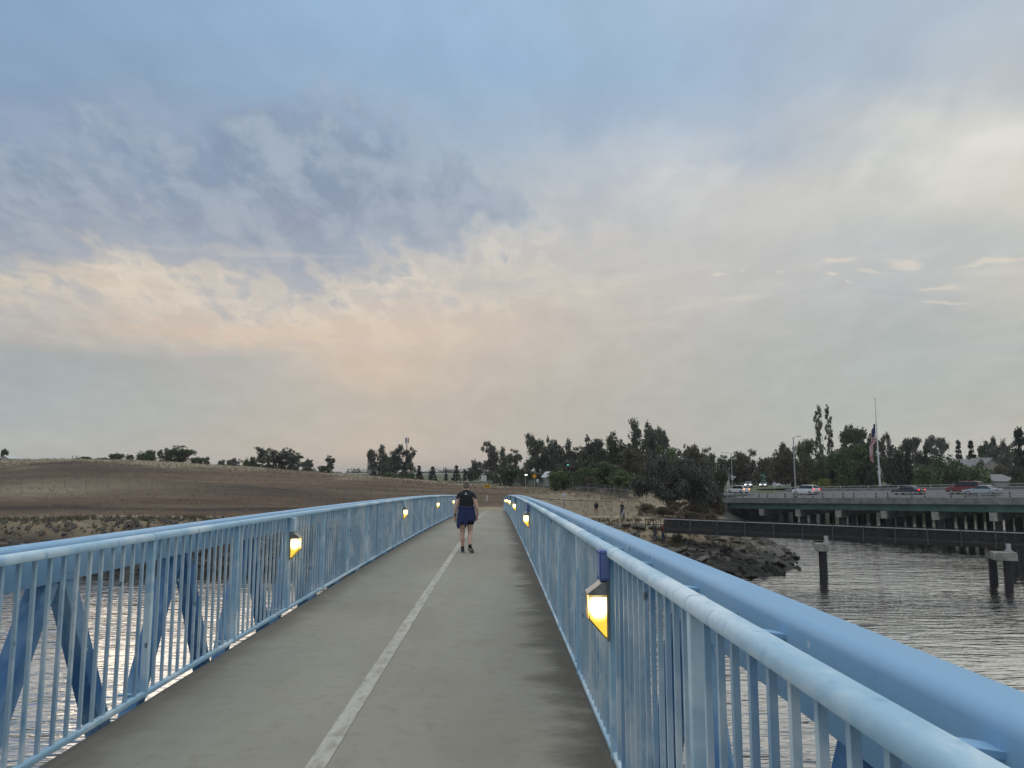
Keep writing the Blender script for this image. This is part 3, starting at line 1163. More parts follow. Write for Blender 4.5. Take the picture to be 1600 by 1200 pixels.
# ------------------------------------------------------------------ trees
def leaves_mesh(name, lobes, n, size, seed, mat, elong=1.6, droop=0.0, shell=.55, horiz=0.0, tuft=0, spread=.05):
    """crown of many small leaf clumps scattered through lobes (centre, radii)"""
    r = np.random.RandomState(seed)
    C = np.array([l[0] for l in lobes], float)
    Rd = np.array([l[1] if hasattr(l[1], '__len__') else (l[1],) * 3 for l in lobes], float)
    wgt = (Rd[:, 0] * Rd[:, 1] + Rd[:, 0] * Rd[:, 2] + Rd[:, 1] * Rd[:, 2])
    li = r.choice(len(lobes), n, p=wgt / wgt.sum())
    d = r.normal(size=(n, 3))
    d /= np.linalg.norm(d, axis=1)[:, None]
    rad = shell + (1.06 - shell) * r.rand(n) ** .7
    inner = r.rand(n) < .22
    rad[inner] = r.rand(inner.sum()) ** .5 * shell
    # small twig tufts: leaves gather around points, so that gaps open between them
    if tuft:
        k = max(1, n // tuft)
        src = r.randint(0, k, n)
        pos0 = C[li[:k]] + d[:k] * rad[:k, None] * Rd[li[:k]]
        pos = pos0[src] + r.normal(size=(n, 3)) * spread
        d = d[:k][src] * .6 + r.normal(size=(n, 3)) * .5
        d /= np.linalg.norm(d, axis=1)[:, None]
    else:
        pos = C[li] + d * rad[:, None] * Rd[li]
    pos[:, 2] = np.maximum(pos[:, 2], .004)
    nrm_ = d + r.normal(size=(n, 3)) * .7
    nrm_[:, 2] += horiz
    nrm_ /= np.linalg.norm(nrm_, axis=1)[:, None]
    t = r.normal(size=(n, 3))
    t[:, 2] -= droop * 2
    t -= nrm_ * (t * nrm_).sum(1)[:, None]
    t /= np.linalg.norm(t, axis=1)[:, None] + 1e-9
    b = np.cross(nrm_, t)
    s = size * (.6 + .8 * r.rand(n))[:, None]
    e = s * elong
    v = np.stack([pos - t * e * .5, pos + b * s * .5 - t * e * .08, pos + t * e * .5, pos - b * s * .5 + t * e * .08], 1).reshape(-1, 3)
    q = np.arange(n * 4).reshape(n, 4)
    me = mesh_np(name, v, q, {'rnd': ('FACE', r.rand(n))})
    me.materials.append(mat)
    return me


def trunk_mesh(name, lobes, seed, mat, h0=.35, rad=.022, lean=(0, 0), nl=8, stems=1):
    r = random.Random(seed)
    mb = MB()
    pick = sorted(range(len(lobes)), key=lambda i: -lobes[i][0][2])[:]
    r.shuffle(pick)
    for s in range(stems):
        ox, oy = (0, 0) if s == 0 else (r.uniform(-.06, .06), r.uniform(-.06, .06))
        top = Vector((lean[0] + ox * 2, lean[1] + oy * 2, h0))
        pts = [Vector((ox, oy, -.04))]
        for i in range(1, 6):
            t = i / 5
            pts.append(Vector((ox + (top.x - ox) * t ** 1.3 + r.uniform(-.006, .006), oy + (top.y - oy) * t ** 1.3 + r.uniform(-.006, .006), h0 * t)))
        mb.tube(pts, [rad * (1.35 if i == 0 else 1 - .09 * i) for i in range(6)], 7)
        for i in pick[s::stems][:nl]:
            c = Vector(lobes[i][0])
            a = pts[r.choice((3, 4, 5))]
            mid = a.lerp(c, .5) + Vector((r.uniform(-.03, .03), r.uniform(-.03, .03), r.uniform(-.02, .05)))
            e = c + Vector((0, 0, .01))
            mb.tube([a, mid, e], [rad * .55, rad * .36, rad * .12], 5)
            for _ in range(2):
                q = mid.lerp(e, r.random()) + Vector((r.uniform(-.08, .08), r.uniform(-.08, .08), r.uniform(.0, .09)))
                mb.tube([mid, q], [rad * .22, rad * .07], 4)
    o = mb.build(name, mat)
    me = o.data
    bpy.data.objects.remove(o)
    me.polygons.foreach_set('use_smooth', [True] * len(me.polygons))
    return me


def lobes_dome(seed, n, rx, zc, rz, lr, flat=0.0, bottom=.0):
    r = random.Random(seed)
    out = []
    for i in range(n):
        a = r.uniform(0, 2 * math.pi)
        e = math.asin(r.uniform(-.55 if bottom == 0 else 0.0, 1))
        k = r.uniform(.45, 1.0)
        p = (math.cos(a) * math.cos(e) * rx * k, math.sin(a) * math.cos(e) * rx * k, zc + math.sin(e) * rz * k * (1 - flat))
        s = lr * r.uniform(.6, 1.25)
        out.append((p, (s, s, s * r.uniform(.65, .95))))
    return out


def K_euc(seed):
    return lobes_dome(seed, 20, .29, .64, .31, .080) + lobes_dome(seed + 5, 9, .24, .36, .16, .085) + lobes_dome(seed + 9, 5, .20, .15, .10, .09)


def K_tall(seed):      # big-headed open gum
    return lobes_dome(seed, 26, .40, .62, .34, .090) + lobes_dome(seed + 5, 11, .38, .34, .16, .10) + lobes_dome(seed + 9, 7, .30, .15, .10, .10)


def K_oak(seed):
    return lobes_dome(seed, 24, .40, .50, .44, .15) + lobes_dome(seed + 1, 12, .36, .20, .14, .15)


def K_bush(seed):
    return [((p[0], p[1], max(p[2], .1)), s) for p, s in lobes_dome(seed, 20, .62, .38, .52, .24)]


def K_cypress(seed):
    r = random.Random(seed)
    L = []
    for i in range(18):
        z = .04 + .93 * i / 17
        w = .085 * (1 - (z - .25) ** 2 * 1.2 if z > .25 else .7 + z)
        L.append(((r.uniform(-.012, .012), r.uniform(-.012, .012), z), (max(.02, w), max(.02, w), .06)))
    return L


def K_poplar(seed):
    r = random.Random(seed)
    L = []
    for i in range(24):
        z = .16 + .80 * i / 23
        w = .075 * math.sin(min(1, z * 1.02) * math.pi) ** .5 + .008
        a = r.uniform(0, 2 * math.pi)
        L.append(((math.cos(a) * w * .8, math.sin(a) * w * .8, z), (.030, .030, .045)))
    return L


def K_pine(seed):
    r = random.Random(seed)
    L = []
    for i in range(9):
        z = .16 + .80 * i / 8
        w = .30 * (1 - z) + .03
        m_ = max(3, int(7 * (1 - z)) + 2)
        for k in range(m_):
            a = 2 * math.pi * k / m_ + r.uniform(-.3, .3)
            kk = r.uniform(.5, 1)
            L.append(((math.cos(a) * w * kk, math.sin(a) * w * kk, z + r.uniform(-.02, .02)), (.062, .062, .028)))
    return L


def K_umbrella(seed):
    r = random.Random(seed)
    L = []
    for i in range(24):
        a, k = r.uniform(0, 2 * math.pi), math.sqrt(r.random())
        x, y = math.cos(a) * k * .52, math.sin(a) * k * .40
        L.append(((x, y, .66 + .25 * (1 - k * k) + r.uniform(-.10, .04)), (.11, .11, .065)))
    return L


def K_clump(seed):     # a stone-pine like tree of stacked round clumps
    r = random.Random(seed)
    L = []
    for i in range(17):
        z = r.uniform(.3, .92)
        w = .30 * (1.05 - abs(z - .6) * 1.3)
        a = r.uniform(0, 2 * math.pi)
        s = r.uniform(.08, .13)
        L.append(((math.cos(a) * w * r.uniform(.3, 1), math.sin(a) * w * r.uniform(.3, 1), z), (s, s, s * .75)))
    return L


def K_sprawl(seed):    # wide leaning tree with wispy boughs that hang to the ground
    r = random.Random(seed)
    L = []
    for i in range(38):
        a = r.uniform(0, 2 * math.pi)
        k = math.sqrt(r.random())
        x, y = math.cos(a) * k * .82, math.sin(a) * k * .55
        top = .90 - .42 * abs(x + .05) ** 1.6 / .8
        z = max(.16, top * r.uniform(.35, 1.0))
        s = r.uniform(.10, .17)
        L.append(((x, y, z), (s * 1.25, s, s * .6)))
    return L


# kind: (lobe function, leaves, leaf size, leaf material, bark, trunk args, leaf args, unit width)
KINDS = {
    'euc': (K_euc, 4200, .023, 'leaf_euc', 'bark_pale', dict(h0=.5, rad=.020, nl=12), dict(droop=.6, tuft=14, spread=.022), .66),
    'tall': (K_tall, 5600, .022, 'leaf_euc', 'bark', dict(h0=.42, rad=.020, nl=14, stems=2), dict(droop=.4, tuft=14, spread=.022), .80),
    'oak': (K_oak, 5200, .026, 'leaf_dark', 'bark_dark', dict(h0=.36, rad=.026, nl=9), dict(tuft=10, spread=.026), .95),
    'green': (K_oak, 5200, .028, 'leaf_green', 'bark_dark', dict(h0=.36, rad=.024, nl=9), dict(tuft=10, spread=.028), .95),
    'brown': (K_oak, 5600, .024, 'leaf_brown', 'bark', dict(h0=.38, rad=.020, nl=12), dict(tuft=10, spread=.024), .95),
    'bush': (K_bush, 3600, .040, 'leaf_green', 'bark_dark', dict(h0=.25, rad=.03, nl=6), dict(tuft=8, spread=.035), 1.5),
    'scrub': (K_bush, 3200, .034, 'leaf_scrub', 'bark', dict(h0=.25, rad=.018, nl=8), dict(tuft=9, spread=.04), 1.5),
    'cypress': (K_cypress, 3000, .020, 'leaf_black', 'bark_dark', dict(h0=.2, rad=.014, nl=4), dict(droop=-.8), .19),
    'poplar': (K_poplar, 2600, .016, 'leaf_euc', 'bark', dict(h0=.85, rad=.011, nl=18), dict(droop=-.5, tuft=12, spread=.012), .18),
    'pine': (K_pine, 3600, .022, 'leaf_black', 'bark_dark', dict(h0=.9, rad=.016, nl=14), dict(horiz=.8, tuft=10, spread=.018), .62),
    'umbrella': (K_umbrella, 4600, .021, 'leaf_euc', 'bark', dict(h0=.55, rad=.018, nl=14), dict(tuft=11, spread=.022), 1.2),
    'clump': (K_clump, 4600, .024, 'leaf_dark', 'bark_dark', dict(h0=.45, rad=.022, nl=11), dict(tuft=12, spread=.022), .80),
    'pale': (K_euc, 3600, .021, 'leaf_pale', 'bark_pale', dict(h0=.5, rad=.022, nl=12), dict(droop=.6, tuft=13, spread=.022), .66),
}
CACHE = {}


def tree_meshes(kind, var):
    key = (kind, var)
    if key not in CACHE:
        fn, n, sz, lm, bk, ta, la, uw = KINDS[kind]
        L = fn(100 + var * 17 + len(kind))
        CACHE[key] = (leaves_mesh(kind + '_crown', L, n, sz, 11 + var, M[lm], **la), trunk_mesh(kind + '_trunk', L, 5 + var, M[bk], **ta))
    return CACHE[key]


def plant(name, cat, kind, var, u, row_top, wpx, d, label, group=None, rz=None, rows=None):
    base = gp(u, d)
    zt = P(u, row_top, d).z
    h = zt - base.z
    wid = wpx / F * d
    uw = KINDS[kind][7]
    crown, trunk = tree_meshes(kind, var)
    o = empty(name, base, rng.uniform(0, 6.28) if rz is None else rz)
    sxy = wid / uw
    o.scale = (sxy, sxy, h)
    for nm, me_ in (('trunk', trunk), ('crown', crown)):
        c = bpy.data.objects.new(nm, me_)
        COL.objects.link(c)
        c.parent = o
    return tag(o, label, cat, group)


for k_ in list(KINDS):
    fn, n, sz, lm, bk, ta, la, uw = KINDS[k_]
    la = dict(la)
    if 'spread' in la:
        la['spread'] *= .95
    if 'tuft' in la:
        la['tuft'] = int(la['tuft'] * 1.35)
    KINDS[k_] = (fn, int(n * (.75 if k_ == 'poplar' else 1.6)), sz * 1.08, lm, bk, ta, la, uw)
TREES = [
    # name, category, kind, variant, px, top row, px width, distance, label, group
    ('tree', 'tree', 'clump', 0, 4, 701, 14, 262, 'small dark tree by a pale hut on the far left skyline', None),
    ('bush', 'bush', 'scrub', 0, 129, 713, 24, 200, 'low brown-green bush beside two thin stakes on left skyline', None),
    ('bush', 'bush', 'scrub', 1, 160, 714.5, 22, 202, 'flattest low brown-green bush on the left skyline', None),
    ('bush', 'bush', 'bush', 0, 183, 707, 26, 203, 'small dark dome-shaped bush on left hill skyline', None),
    ('tree', 'tree', 'euc', 1, 201, 708.5, 14, 212, 'thin small tree between the two dark dome bushes', None),
    ('bush', 'bush', 'bush', 1, 228, 702.5, 38, 204, 'wide dark bush next to the big round oak on the hill', None),
    ('oak_tree', 'tree', 'oak', 0, 279, 693.5, 48, 206, 'big round dark oak on the crest of the left hill', None),
    ('tree', 'tree', 'tall', 1, 256, 699, 22, 210, 'paler thin-crowned tree at the oak\'s left shoulder', None),
    ('bush', 'bush', 'bush', 0, 310, 713, 26, 199, 'dark shrub at the oak\'s right foot', None),
    ('tree', 'tree', 'euc', 0, 322, 712, 12, 208, 'tiny round-headed tree right of the big hill oak', None),
    ('tree', 'tree', 'oak', 1, 346, 717, 16, 330, 'small hazy tree, first left of the wide dark gum clump', None),
    ('tree', 'tree', 'tall', 0, 366, 715, 26, 330, 'hazy grey tree beside the wide gum clump', None),
    ('bush', 'bush', 'bush', 1, 391, 713, 26, 215, 'dark bush at the left foot of the wide gum clump', None),
    ('gum_tree', 'tree', 'tall', 0, 418, 697, 50, 212, 'dark spreading gum, left half of the wide hilltop clump', None),
    ('gum_tree', 'tree', 'tall', 1, 446, 699, 40, 216, 'dark spreading gum, right half of the wide hilltop clump', None),
    ('gum_tree', 'tree', 'euc', 0, 461, 704, 24, 214, 'slim gum at the right end of the wide hilltop clump', None),
    ('tree', 'tree', 'euc', 1, 480, 714, 20, 245, 'faint thin tree just right of the hilltop gum clump', None),
    ('gum_tree', 'tree', 'euc', 0, 515, 709, 18, 205, 'small lone gum with a tufted top on the hill slope', None),
    ('bush', 'bush', 'green', 1, 504, 727, 18, 203, 'light green bush at the foot of the lone tufted gum', None),
    ('gum_tree', 'tree', 'tall', 1, 591, 693.5, 36, 255, 'tall hazy gum beside the pale grey tower', None),
    ('gum_tree', 'tree', 'tall', 0, 632, 693, 42, 262, 'tall hazy gum in front of the telecom mast', None),
    ('tree', 'tree', 'euc', 1, 612, 708, 22, 300, 'grey hazy tree between the two tall hazy gums', None),
    ('bush', 'bush', 'bush', 0, 614, 737, 30, 232, 'low dark bush at the foot of the mast gum', None),
    ('bush', 'bush', 'bush', 1, 641, 738, 22, 240, 'low dark bush just right of the mast foot', None),
    ('pine_tree', 'tree', 'pine', 0, 655, 728, 17, 250, 'small dark conifer right of the mast', None),
    ('pine_tree', 'tree', 'pine', 1, 676, 729, 18, 262, 'second small dark conifer right of the mast', None),
    ('shrub', 'bush', 'pine', 0, 697, 734, 8, 300, 'tiny dark shrub on the green plain, leftmost', None),
    ('pine_tree', 'tree', 'pine', 1, 713, 727, 17, 290, 'leaning dark conifer on the green plain above the woman', None),
    ('pine_tree', 'tree', 'pine', 0, 726, 733, 9, 292, 'smallest dark conifer on the green plain above the woman', None),
    ('tree', 'tree', 'oak', 0, 734, 729, 15, 288, 'dark round tree on the plain right above the woman\'s head', None),
    ('gum_tree', 'tree', 'pale', 0, 765, 684, 34, 205, 'tall pale-barked gum with an open grey crown', None),
    ('gum_tree', 'tree', 'tall', 1, 781, 697, 32, 215, 'grey gum touching the tall pale-barked gum', None),
    ('tree', 'tree', 'oak', 1, 743, 717, 26, 330, 'hazy low tree left of the pale-barked gum', None),
    ('tree', 'tree', 'euc', 0, 803, 697, 26, 235, 'thin hazy gum in the gap left of the great dark gum', None),
    ('bush', 'bush', 'oak', 0, 797, 723, 34, 168, 'dark bushy tree behind the left end of the screened fence', None),
    ('bush', 'bush', 'oak', 1, 820, 729, 28, 178, 'dark bushy tree behind the yellow diamond sign', None),
    ('gum_tree', 'tree', 'tall', 0, 838, 674, 52, 185, 'great dark gum with forked pale trunk and ragged top', None),
    ('gum_tree', 'tree', 'euc', 1, 862, 676, 24, 190, 'dark gum overlapping the great gum\'s right side', None),
    ('gum_tree', 'tree', 'tall', 1, 884, 684, 30, 192, 'dark narrow gum left of the open-crowned gum', None),
    ('gum_tree', 'tree', 'euc', 0, 904, 692, 30, 200, 'thin airy gum showing sky through its crown', None),
    ('gum_tree', 'tree', 'euc', 1, 927, 675, 44, 196, 'open-crowned gum with flat arching top boughs', None),
    ('oak_tree', 'tree', 'oak', 1, 966, 672, 50, 178, 'dense dark tree left of the highest crown', None),
    ('gum_tree', 'tree', 'tall', 0, 1008, 650, 56, 182, 'highest gum, its domed crown topping the whole tree line', None),
    ('gum_tree', 'tree', 'umbrella', 1, 1030, 664, 44, 184, 'arching gum leaning right from the highest crown', None),
    ('oak_tree', 'tree', 'green', 0, 1040, 693, 44, 165, 'dark green round tree under the arching gum', None),
    ('tree', 'tree', 'brown', 1, 1083, 689, 42, 150, 'olive round tree right of the arching gum', None),
    ('gum_tree', 'tree', 'euc', 0, 1106, 693, 28, 160, 'sparse thin gum right of the olive round tree', None),
    ('oak_tree', 'tree', 'brown', 0, 990, 697, 60, 160, 'broad olive-green tree below the highest gum', None),
    ('oak_tree', 'tree', 'oak', 0, 930, 705, 56, 165, 'broad dark tree below the open-crowned gum', None),
    ('tree', 'tree', 'tall', 0, 893, 712, 46, 175, 'grey-stemmed tree behind the green shrub slope', None),
    ('shrub', 'bush', 'bush', 0, 878, 731, 44, 138, 'rounded green shrub at the left end of the shrub slope', None),
    ('shrub', 'bush', 'bush', 1, 912, 729, 54, 136, 'broad rounded green shrub second from the slope\'s left end', None),
    ('shrub', 'bush', 'green', 0, 950, 722, 60, 138, 'tall green shrub in the middle of the shrub slope', None),
    ('shrub', 'bush', 'bush', 0, 982, 732, 54, 128, 'rounded green shrub above the fence\'s right end', None),
    ('shrub', 'bush', 'brown', 1, 921, 743, 26, 130, 'small brownish shrub just above the screened fence', None),
    ('shrub', 'bush', 'green', 1, 966, 742, 40, 126, 'low green shrub touching the screened fence', None),
    ('oak_tree', 'tree', 'oak', 0, 1120, 708, 34, 128, 'dark tree between the sprawling tree and the white house', None),
    ('shrub', 'bush', 'bush', 1, 1100, 740, 44, 112, 'dark bush at the right foot of the sprawling tree', None),
    ('cypress', 'tree', 'cypress', 0, 1121.5, 725, 5, 200, 'thin dark cypress, left one by the white house', None),
    ('cypress', 'tree', 'cypress', 1, 1127.5, 721, 9, 195, 'dark cypress, right one by the white house', None),
    ('tree', 'tree', 'euc', 0, 1133, 707, 26, 245, 'hazy tree behind the white house', None),
    ('tree', 'tree', 'oak', 1, 1150, 712, 30, 240, 'dark round tree behind the short arm street lamp', None),
    ('tree', 'tree', 'brown', 0, 1167, 702, 46, 236, 'bushy olive tree left of the green road sign', None),
    ('tree', 'tree', 'brown', 1, 1196, 712, 34, 238, 'lower olive tree behind the green road sign', None),
    ('tree', 'tree', 'brown', 0, 1238, 697, 60, 196, 'broad brownish tree behind the second white car', None),
    ('pine_tree', 'tree', 'clump', 1, 1226, 693, 30, 260, 'pine with clumped crown behind the broad brownish tree', None),
    ('tree', 'tree', 'green', 1, 1264, 682, 36, 225, 'dark green tree left of the two poplars', None),
    ('poplar', 'tree', 'poplar', 0, 1283, 631, 14, 255, 'tall sparse poplar, left one of the pair', None),
    ('poplar', 'tree', 'poplar', 1, 1298, 632, 12, 255, 'tall sparse poplar, right one of the pair', None),
    ('cypress', 'tree', 'cypress', 0, 1301, 706, 13, 190, 'dark cypress below the poplar pair', None),
    ('tree', 'tree', 'green', 0, 1275, 715, 30, 200, 'low dark green tree below the poplar pair', None),
    ('pine_tree', 'tree', 'clump', 0, 1335, 663, 44, 225, 'dark clumped pine left of the flagpole', None),
    ('pine_tree', 'tree', 'clump', 1, 1361, 671, 42, 228, 'dark clumped pine right behind the flag', None),
    ('tree', 'tree', 'green', 1, 1322, 695, 52, 185, 'big rounded green tree left of the flagpole', None),
    ('tree', 'tree', 'green', 0, 1348, 690, 64, 186, 'big rounded green tree behind the flag', None),
    ('cypress', 'tree', 'cypress', 1, 1358, 714, 15, 170, 'dark cypress left of the flagpole base', None),
    ('poplar', 'tree', 'pale', 1, 1388, 671, 26, 240, 'pale feathery tree right of the flag', None),
    ('oak_tree', 'tree', 'oak', 1, 1396, 697, 44, 190, 'dense dark tree right of the flagpole', None),
    ('cypress', 'tree', 'cypress', 0, 1406, 712, 15, 172, 'dark cypress behind the black coupe', None),
    ('cypress', 'tree', 'cypress', 1, 1420, 700, 16, 176, 'tallest dark cypress right of the black coupe', None),
    ('cypress', 'tree', 'cypress', 0, 1448, 702, 10, 180, 'slim cypress under the flat-topped pines', None),
    ('umbrella_pine', 'tree', 'umbrella', 0, 1426, 676, 46, 262, 'flat-topped wide pine, left one of two', None),
    ('umbrella_pine', 'tree', 'umbrella', 1, 1466, 678, 48, 264, 'flat-topped wide pine, right one of two', None),
    ('tree', 'tree', 'green', 1, 1446, 722, 46, 168, 'rounded green tree below the flat-topped pines', None),
    ('tree', 'tree', 'green', 0, 1480, 712, 58, 178, 'broad light green tree left of the red car', None),
    ('tree', 'tree', 'green', 1, 1520, 723, 62, 172, 'rounded green tree behind the red car', None),
    ('tree', 'tree', 'oak', 0, 1462, 715, 40, 190, 'dark tree among the rounded green trees', None),
    ('pine_tree', 'tree', 'pine', 0, 1500, 689, 22, 250, 'dark conifer, first right of the flat-topped pines', None),
    ('pine_tree', 'tree', 'pine', 1, 1520, 688, 22, 256, 'dark conifer, second right of the flat-topped pines', None),
    ('tree', 'tree', 'clump', 0, 1540, 689, 26, 246, 'dark ragged tree left of the grey feathery tree', None),
    ('tree', 'tree', 'euc', 1, 1566, 682, 42, 240, 'grey feathery tree over the house roofs', None),
    ('tree', 'tree', 'clump', 1, 1556, 684, 22, 248, 'dark narrow tree over the house roofs', None),
    ('tree', 'tree', 'oak', 1, 1531, 716, 18, 205, 'small round dark tree between the tan houses', None),
    ('bush', 'bush', 'scrub', 0, 1560, 725, 30, 200, 'purple-brown bush beneath the right tan house', None),
    ('pine_tree', 'tree', 'pine', 1, 1597, 668, 44, 165, 'dark conifer cut by the photo\'s right edge', None),
    ('bush', 'bush', 'oak', 0, 1594, 720, 34, 158, 'dark bush under the rightmost conifer', None),
    ('bush', 'bush', 'bush', 1, 1282, 746, 56, 168, 'yellow-green bush behind the far road rail', None),
]
for t in TREES:
    o = plant(*t)
    if 'yellow-green bush' in t[8]:
        for c in o.children:
            if c.name.startswith('crown'):
                c.data = c.data.copy()
                c.data.materials[0] = M['leaf_yellow']

for i, (u, top, w, d, kd) in enumerate(((1158, 716, 46, 262, 'oak'), (1212, 711, 50, 268, 'brown'), (1256, 706, 52, 262, 'oak'), (1292, 709, 46, 266, 'green'), (1405, 703, 50, 262, 'oak'), (1440, 708, 56, 268, 'green'),
                                        (1478, 706, 56, 262, 'oak'), (1516, 709, 50, 270, 'oak'), (1550, 706, 50, 262, 'green'), (1590, 700, 56, 268, 'oak'), (860, 700, 50, 225, 'oak'), (905, 698, 54, 228, 'tall'),
                                        (945, 694, 56, 226, 'oak'), (1060, 700, 56, 210, 'tall'), (1102, 708, 50, 214, 'oak'))):
    plant('tree', 'tree', kd, i % 2, u, top, w, d, 'dark tree filling the back row of the tree belt behind the taller crowns', 'back row of the tree belt')
for i, (u, d) in enumerate(((1190, 166), (1225, 172), (1262, 178), (1298, 184), (1335, 190), (1372, 196), (1410, 204), (1452, 214), (1500, 222))):  # dark bushes added to block the light under the road bridge
    plant('shrub', 'bush', 'oak', i % 2, u, 783, 70, d, 'dark shrub added on the far bank to darken the gaps between the road bridge piers', 'added shrubs behind the road bridge piers')

# the big sprawling tree on the bank, and the brush below it
sl = K_sprawl(4)
for i, (u, d, top, wpx, lab) in enumerate(((1046, 92, 711, 122, 'wide dark sprawling tree with wispy hanging boughs on the bank'),
                                           (1092, 99, 717, 84, 'smaller wispy dark tree leaning against the sprawling one'))):
    L = K_sprawl(4 + i)
    base = gp(u, d)
    o = empty('sprawling_tree', base, .3 + i)
    s = wpx / F * d / 1.75
    h = P(u, top, d).z - base.z
    o.scale = (s, s, h)
    c = bpy.data.objects.new('crown', leaves_mesh('sprawl_crown', L, 15000, .021, 60 + i, M['leaf_wisp'], elong=3.2, droop=.9, shell=.3, tuft=26, spread=.05))
    t_ = bpy.data.objects.new('trunk', trunk_mesh('sprawl_trunk', L, 3 + i, M['bark'], h0=.5, rad=.024, lean=(-.22, .05), nl=22, stems=3))
    for q in (c, t_):
        COL.objects.link(q)
        q.parent = o
    tag(o, lab, 'tree')
BR = [(1010, 89, 786, 40, 'grey-green brush at the left edge of the bank thicket'), (1035, 86, 790, 46, 'dark brush hanging over the slope below the sprawling tree'),
      (1062, 90, 782, 50, 'tangled brush under the sprawling tree'), (1090, 92, 786, 50, 'brush mound left of the bridge abutment slope'),
      (1112, 98, 778, 40, 'brush on top of the dry abutment slope'), (1070, 84, 797, 46, 'low brush just above the dark footbridge'),
      (1100, 88, 800, 40, 'lowest brush on the dry abutment slope')]
for i, (u, d, top, wpx, lab) in enumerate(BR):
    plant('brush', 'bush', 'scrub', i % 2, u, top, wpx, d, lab, 'brush on the embankment')


# far woods on the plain: one mass
def far_woods():
    r = np.random.RandomState(2)
    lob = []
    for k in range(420):
        u = r.uniform(-350, 1900)
        d = r.choice([520, 700, 950, 1300, 1800]) * r.uniform(.9, 1.1)
        if u < 320 and r.rand() < .6:
            continue
        p = P(u, 738, d)
        h = r.uniform(3.5, 10) * (1 if d > 600 else .6)
        lob.append(((p.x, p.y, -4.2 + h * .45), (h * r.uniform(.8, 2.4), h * .8, h * .55)))
    return leaves_mesh('far_woods', lob, 46000, 1.0, 5, M['leaf_dark'], shell=.5)


fw = bpy.data.objects.new('far_woods', far_woods())
COL.objects.link(fw)
tag(fw, kind='stuff')


# dry grass and scrub, too many to count
def tufts(name, pts, size, n_each, mat, seed, droop=-1.2):
    r = np.random.RandomState(seed)
    pos = np.repeat(np.array(pts), n_each, 0)
    n = len(pos)
    base = pos + r.normal(size=(n, 3)) * np.array([size * .45, size * .45, 0])
    lean = r.normal(size=(n, 3)) * .35
    lean[:, 2] = 1
    hh = size * (.5 + r.rand(n))[:, None]
    tip = base + lean * hh
    a = r.rand(n) * 6.28
    side_ = np.stack([np.cos(a), np.sin(a), 0 * a], 1) * size * .10
    v = np.stack([base - side_, base + side_, tip + side_ * .3, tip - side_ * .3], 1).reshape(-1, 3)
    me = mesh_np(name, v, np.arange(n * 4).reshape(n, 4), {'rnd': ('FACE', r.rand(n))})
    me.materials.append(mat)
    o = bpy.data.objects.new(name, me)
    COL.objects.link(o)
    return tag(o, kind='stuff')


def scatter(n, fn, seed):
    r = random.Random(seed)
    out = []
    while len(out) < n:
        p = fn(r)
        if p is not None:
            out.append(p)
    arr = np.array(out)
    z = terrain(arr[:, 0], arr[:, 1])
    return np.column_stack([arr, z])


def f_field(r):
    d = 80 * (190 / 80) ** (r.random())
    u = r.uniform(-60, 1010)
    x = (u - 778) / F * d
    if abs(x + .95) < 3.0 and d < 101:
        return None
    return (x, d)


def f_crest(r):
    u = r.uniform(-60, 1000)
    d = np.interp(u, UU, DC) * r.uniform(.86, 1.04)
    return ((u - 778) / F * d, d)


def f_bank(r):
    x = r.uniform(-70, 30)
    y = float(np.interp(x, [s[0] for s in SHORE[:12]], [s[1] for s in SHORE[:12]])) + r.uniform(5.0, 13.5)
    if abs(x + .95) < 2.6 and y > 80:
        return None
    return (x, y)


tufts('dry_grass', np.vstack([scatter(1500, f_field, 1), scatter(2600, f_crest, 2)]), .26, 8, M['leaf_dry'], 3)
tufts('bank_scrub', scatter(1500, f_bank, 4), .30, 14, M['leaf_scrub'], 5)
# ------------------------------------------------------------------ riprap
def rock_mesh(seed, slab):
    r = random.Random(seed)
    bm = bmesh.new()
    if slab:
        n = r.choice((4, 5, 5, 6))
        pts = []
        for k in range(n):
            a = 2 * math.pi * k / n + r.uniform(-.28, .28)
            pts.append((math.cos(a) * r.uniform(.75, 1.15), math.sin(a) * r.uniform(.5, .8)))
        t = r.uniform(.09, .17)
        a = [bm.verts.new((x, y, -t)) for x, y in pts]
        b = [bm.verts.new((x * .96 + r.uniform(-.04, .04), y * .96 + r.uniform(-.04, .04), t + r.uniform(-.03, .03))) for x, y in pts]
        bm.faces.new(a[::-1])
        bm.faces.new(b)
        for k in range(n):
            bm.faces.new((a[k], a[(k + 1) % n], b[(k + 1) % n], b[k]))
    else:
        for k in range(18):
            v = Vector((r.gauss(0, 1), r.gauss(0, 1), r.gauss(0, 1))).normalized()
            bm.verts.new((v.x * r.uniform(.7, 1.1), v.y * r.uniform(.6, .95), v.z * r.uniform(.4, .7)))
        ret = bmesh.ops.convex_hull(bm, input=bm.verts)
        bmesh.ops.delete(bm, geom=list({e for e in ret['geom_interior'] if isinstance(e, bmesh.types.BMVert)}), context='VERTS')
    bmesh.ops.recalc_face_normals(bm, faces=bm.faces)
    bmesh.ops.bevel(bm, geom=bm.edges[:], offset=.035, segments=1, affect='EDGES')
    me = bpy.data.meshes.new('rock')
    bm.to_mesh(me)
    bm.free()
    return me


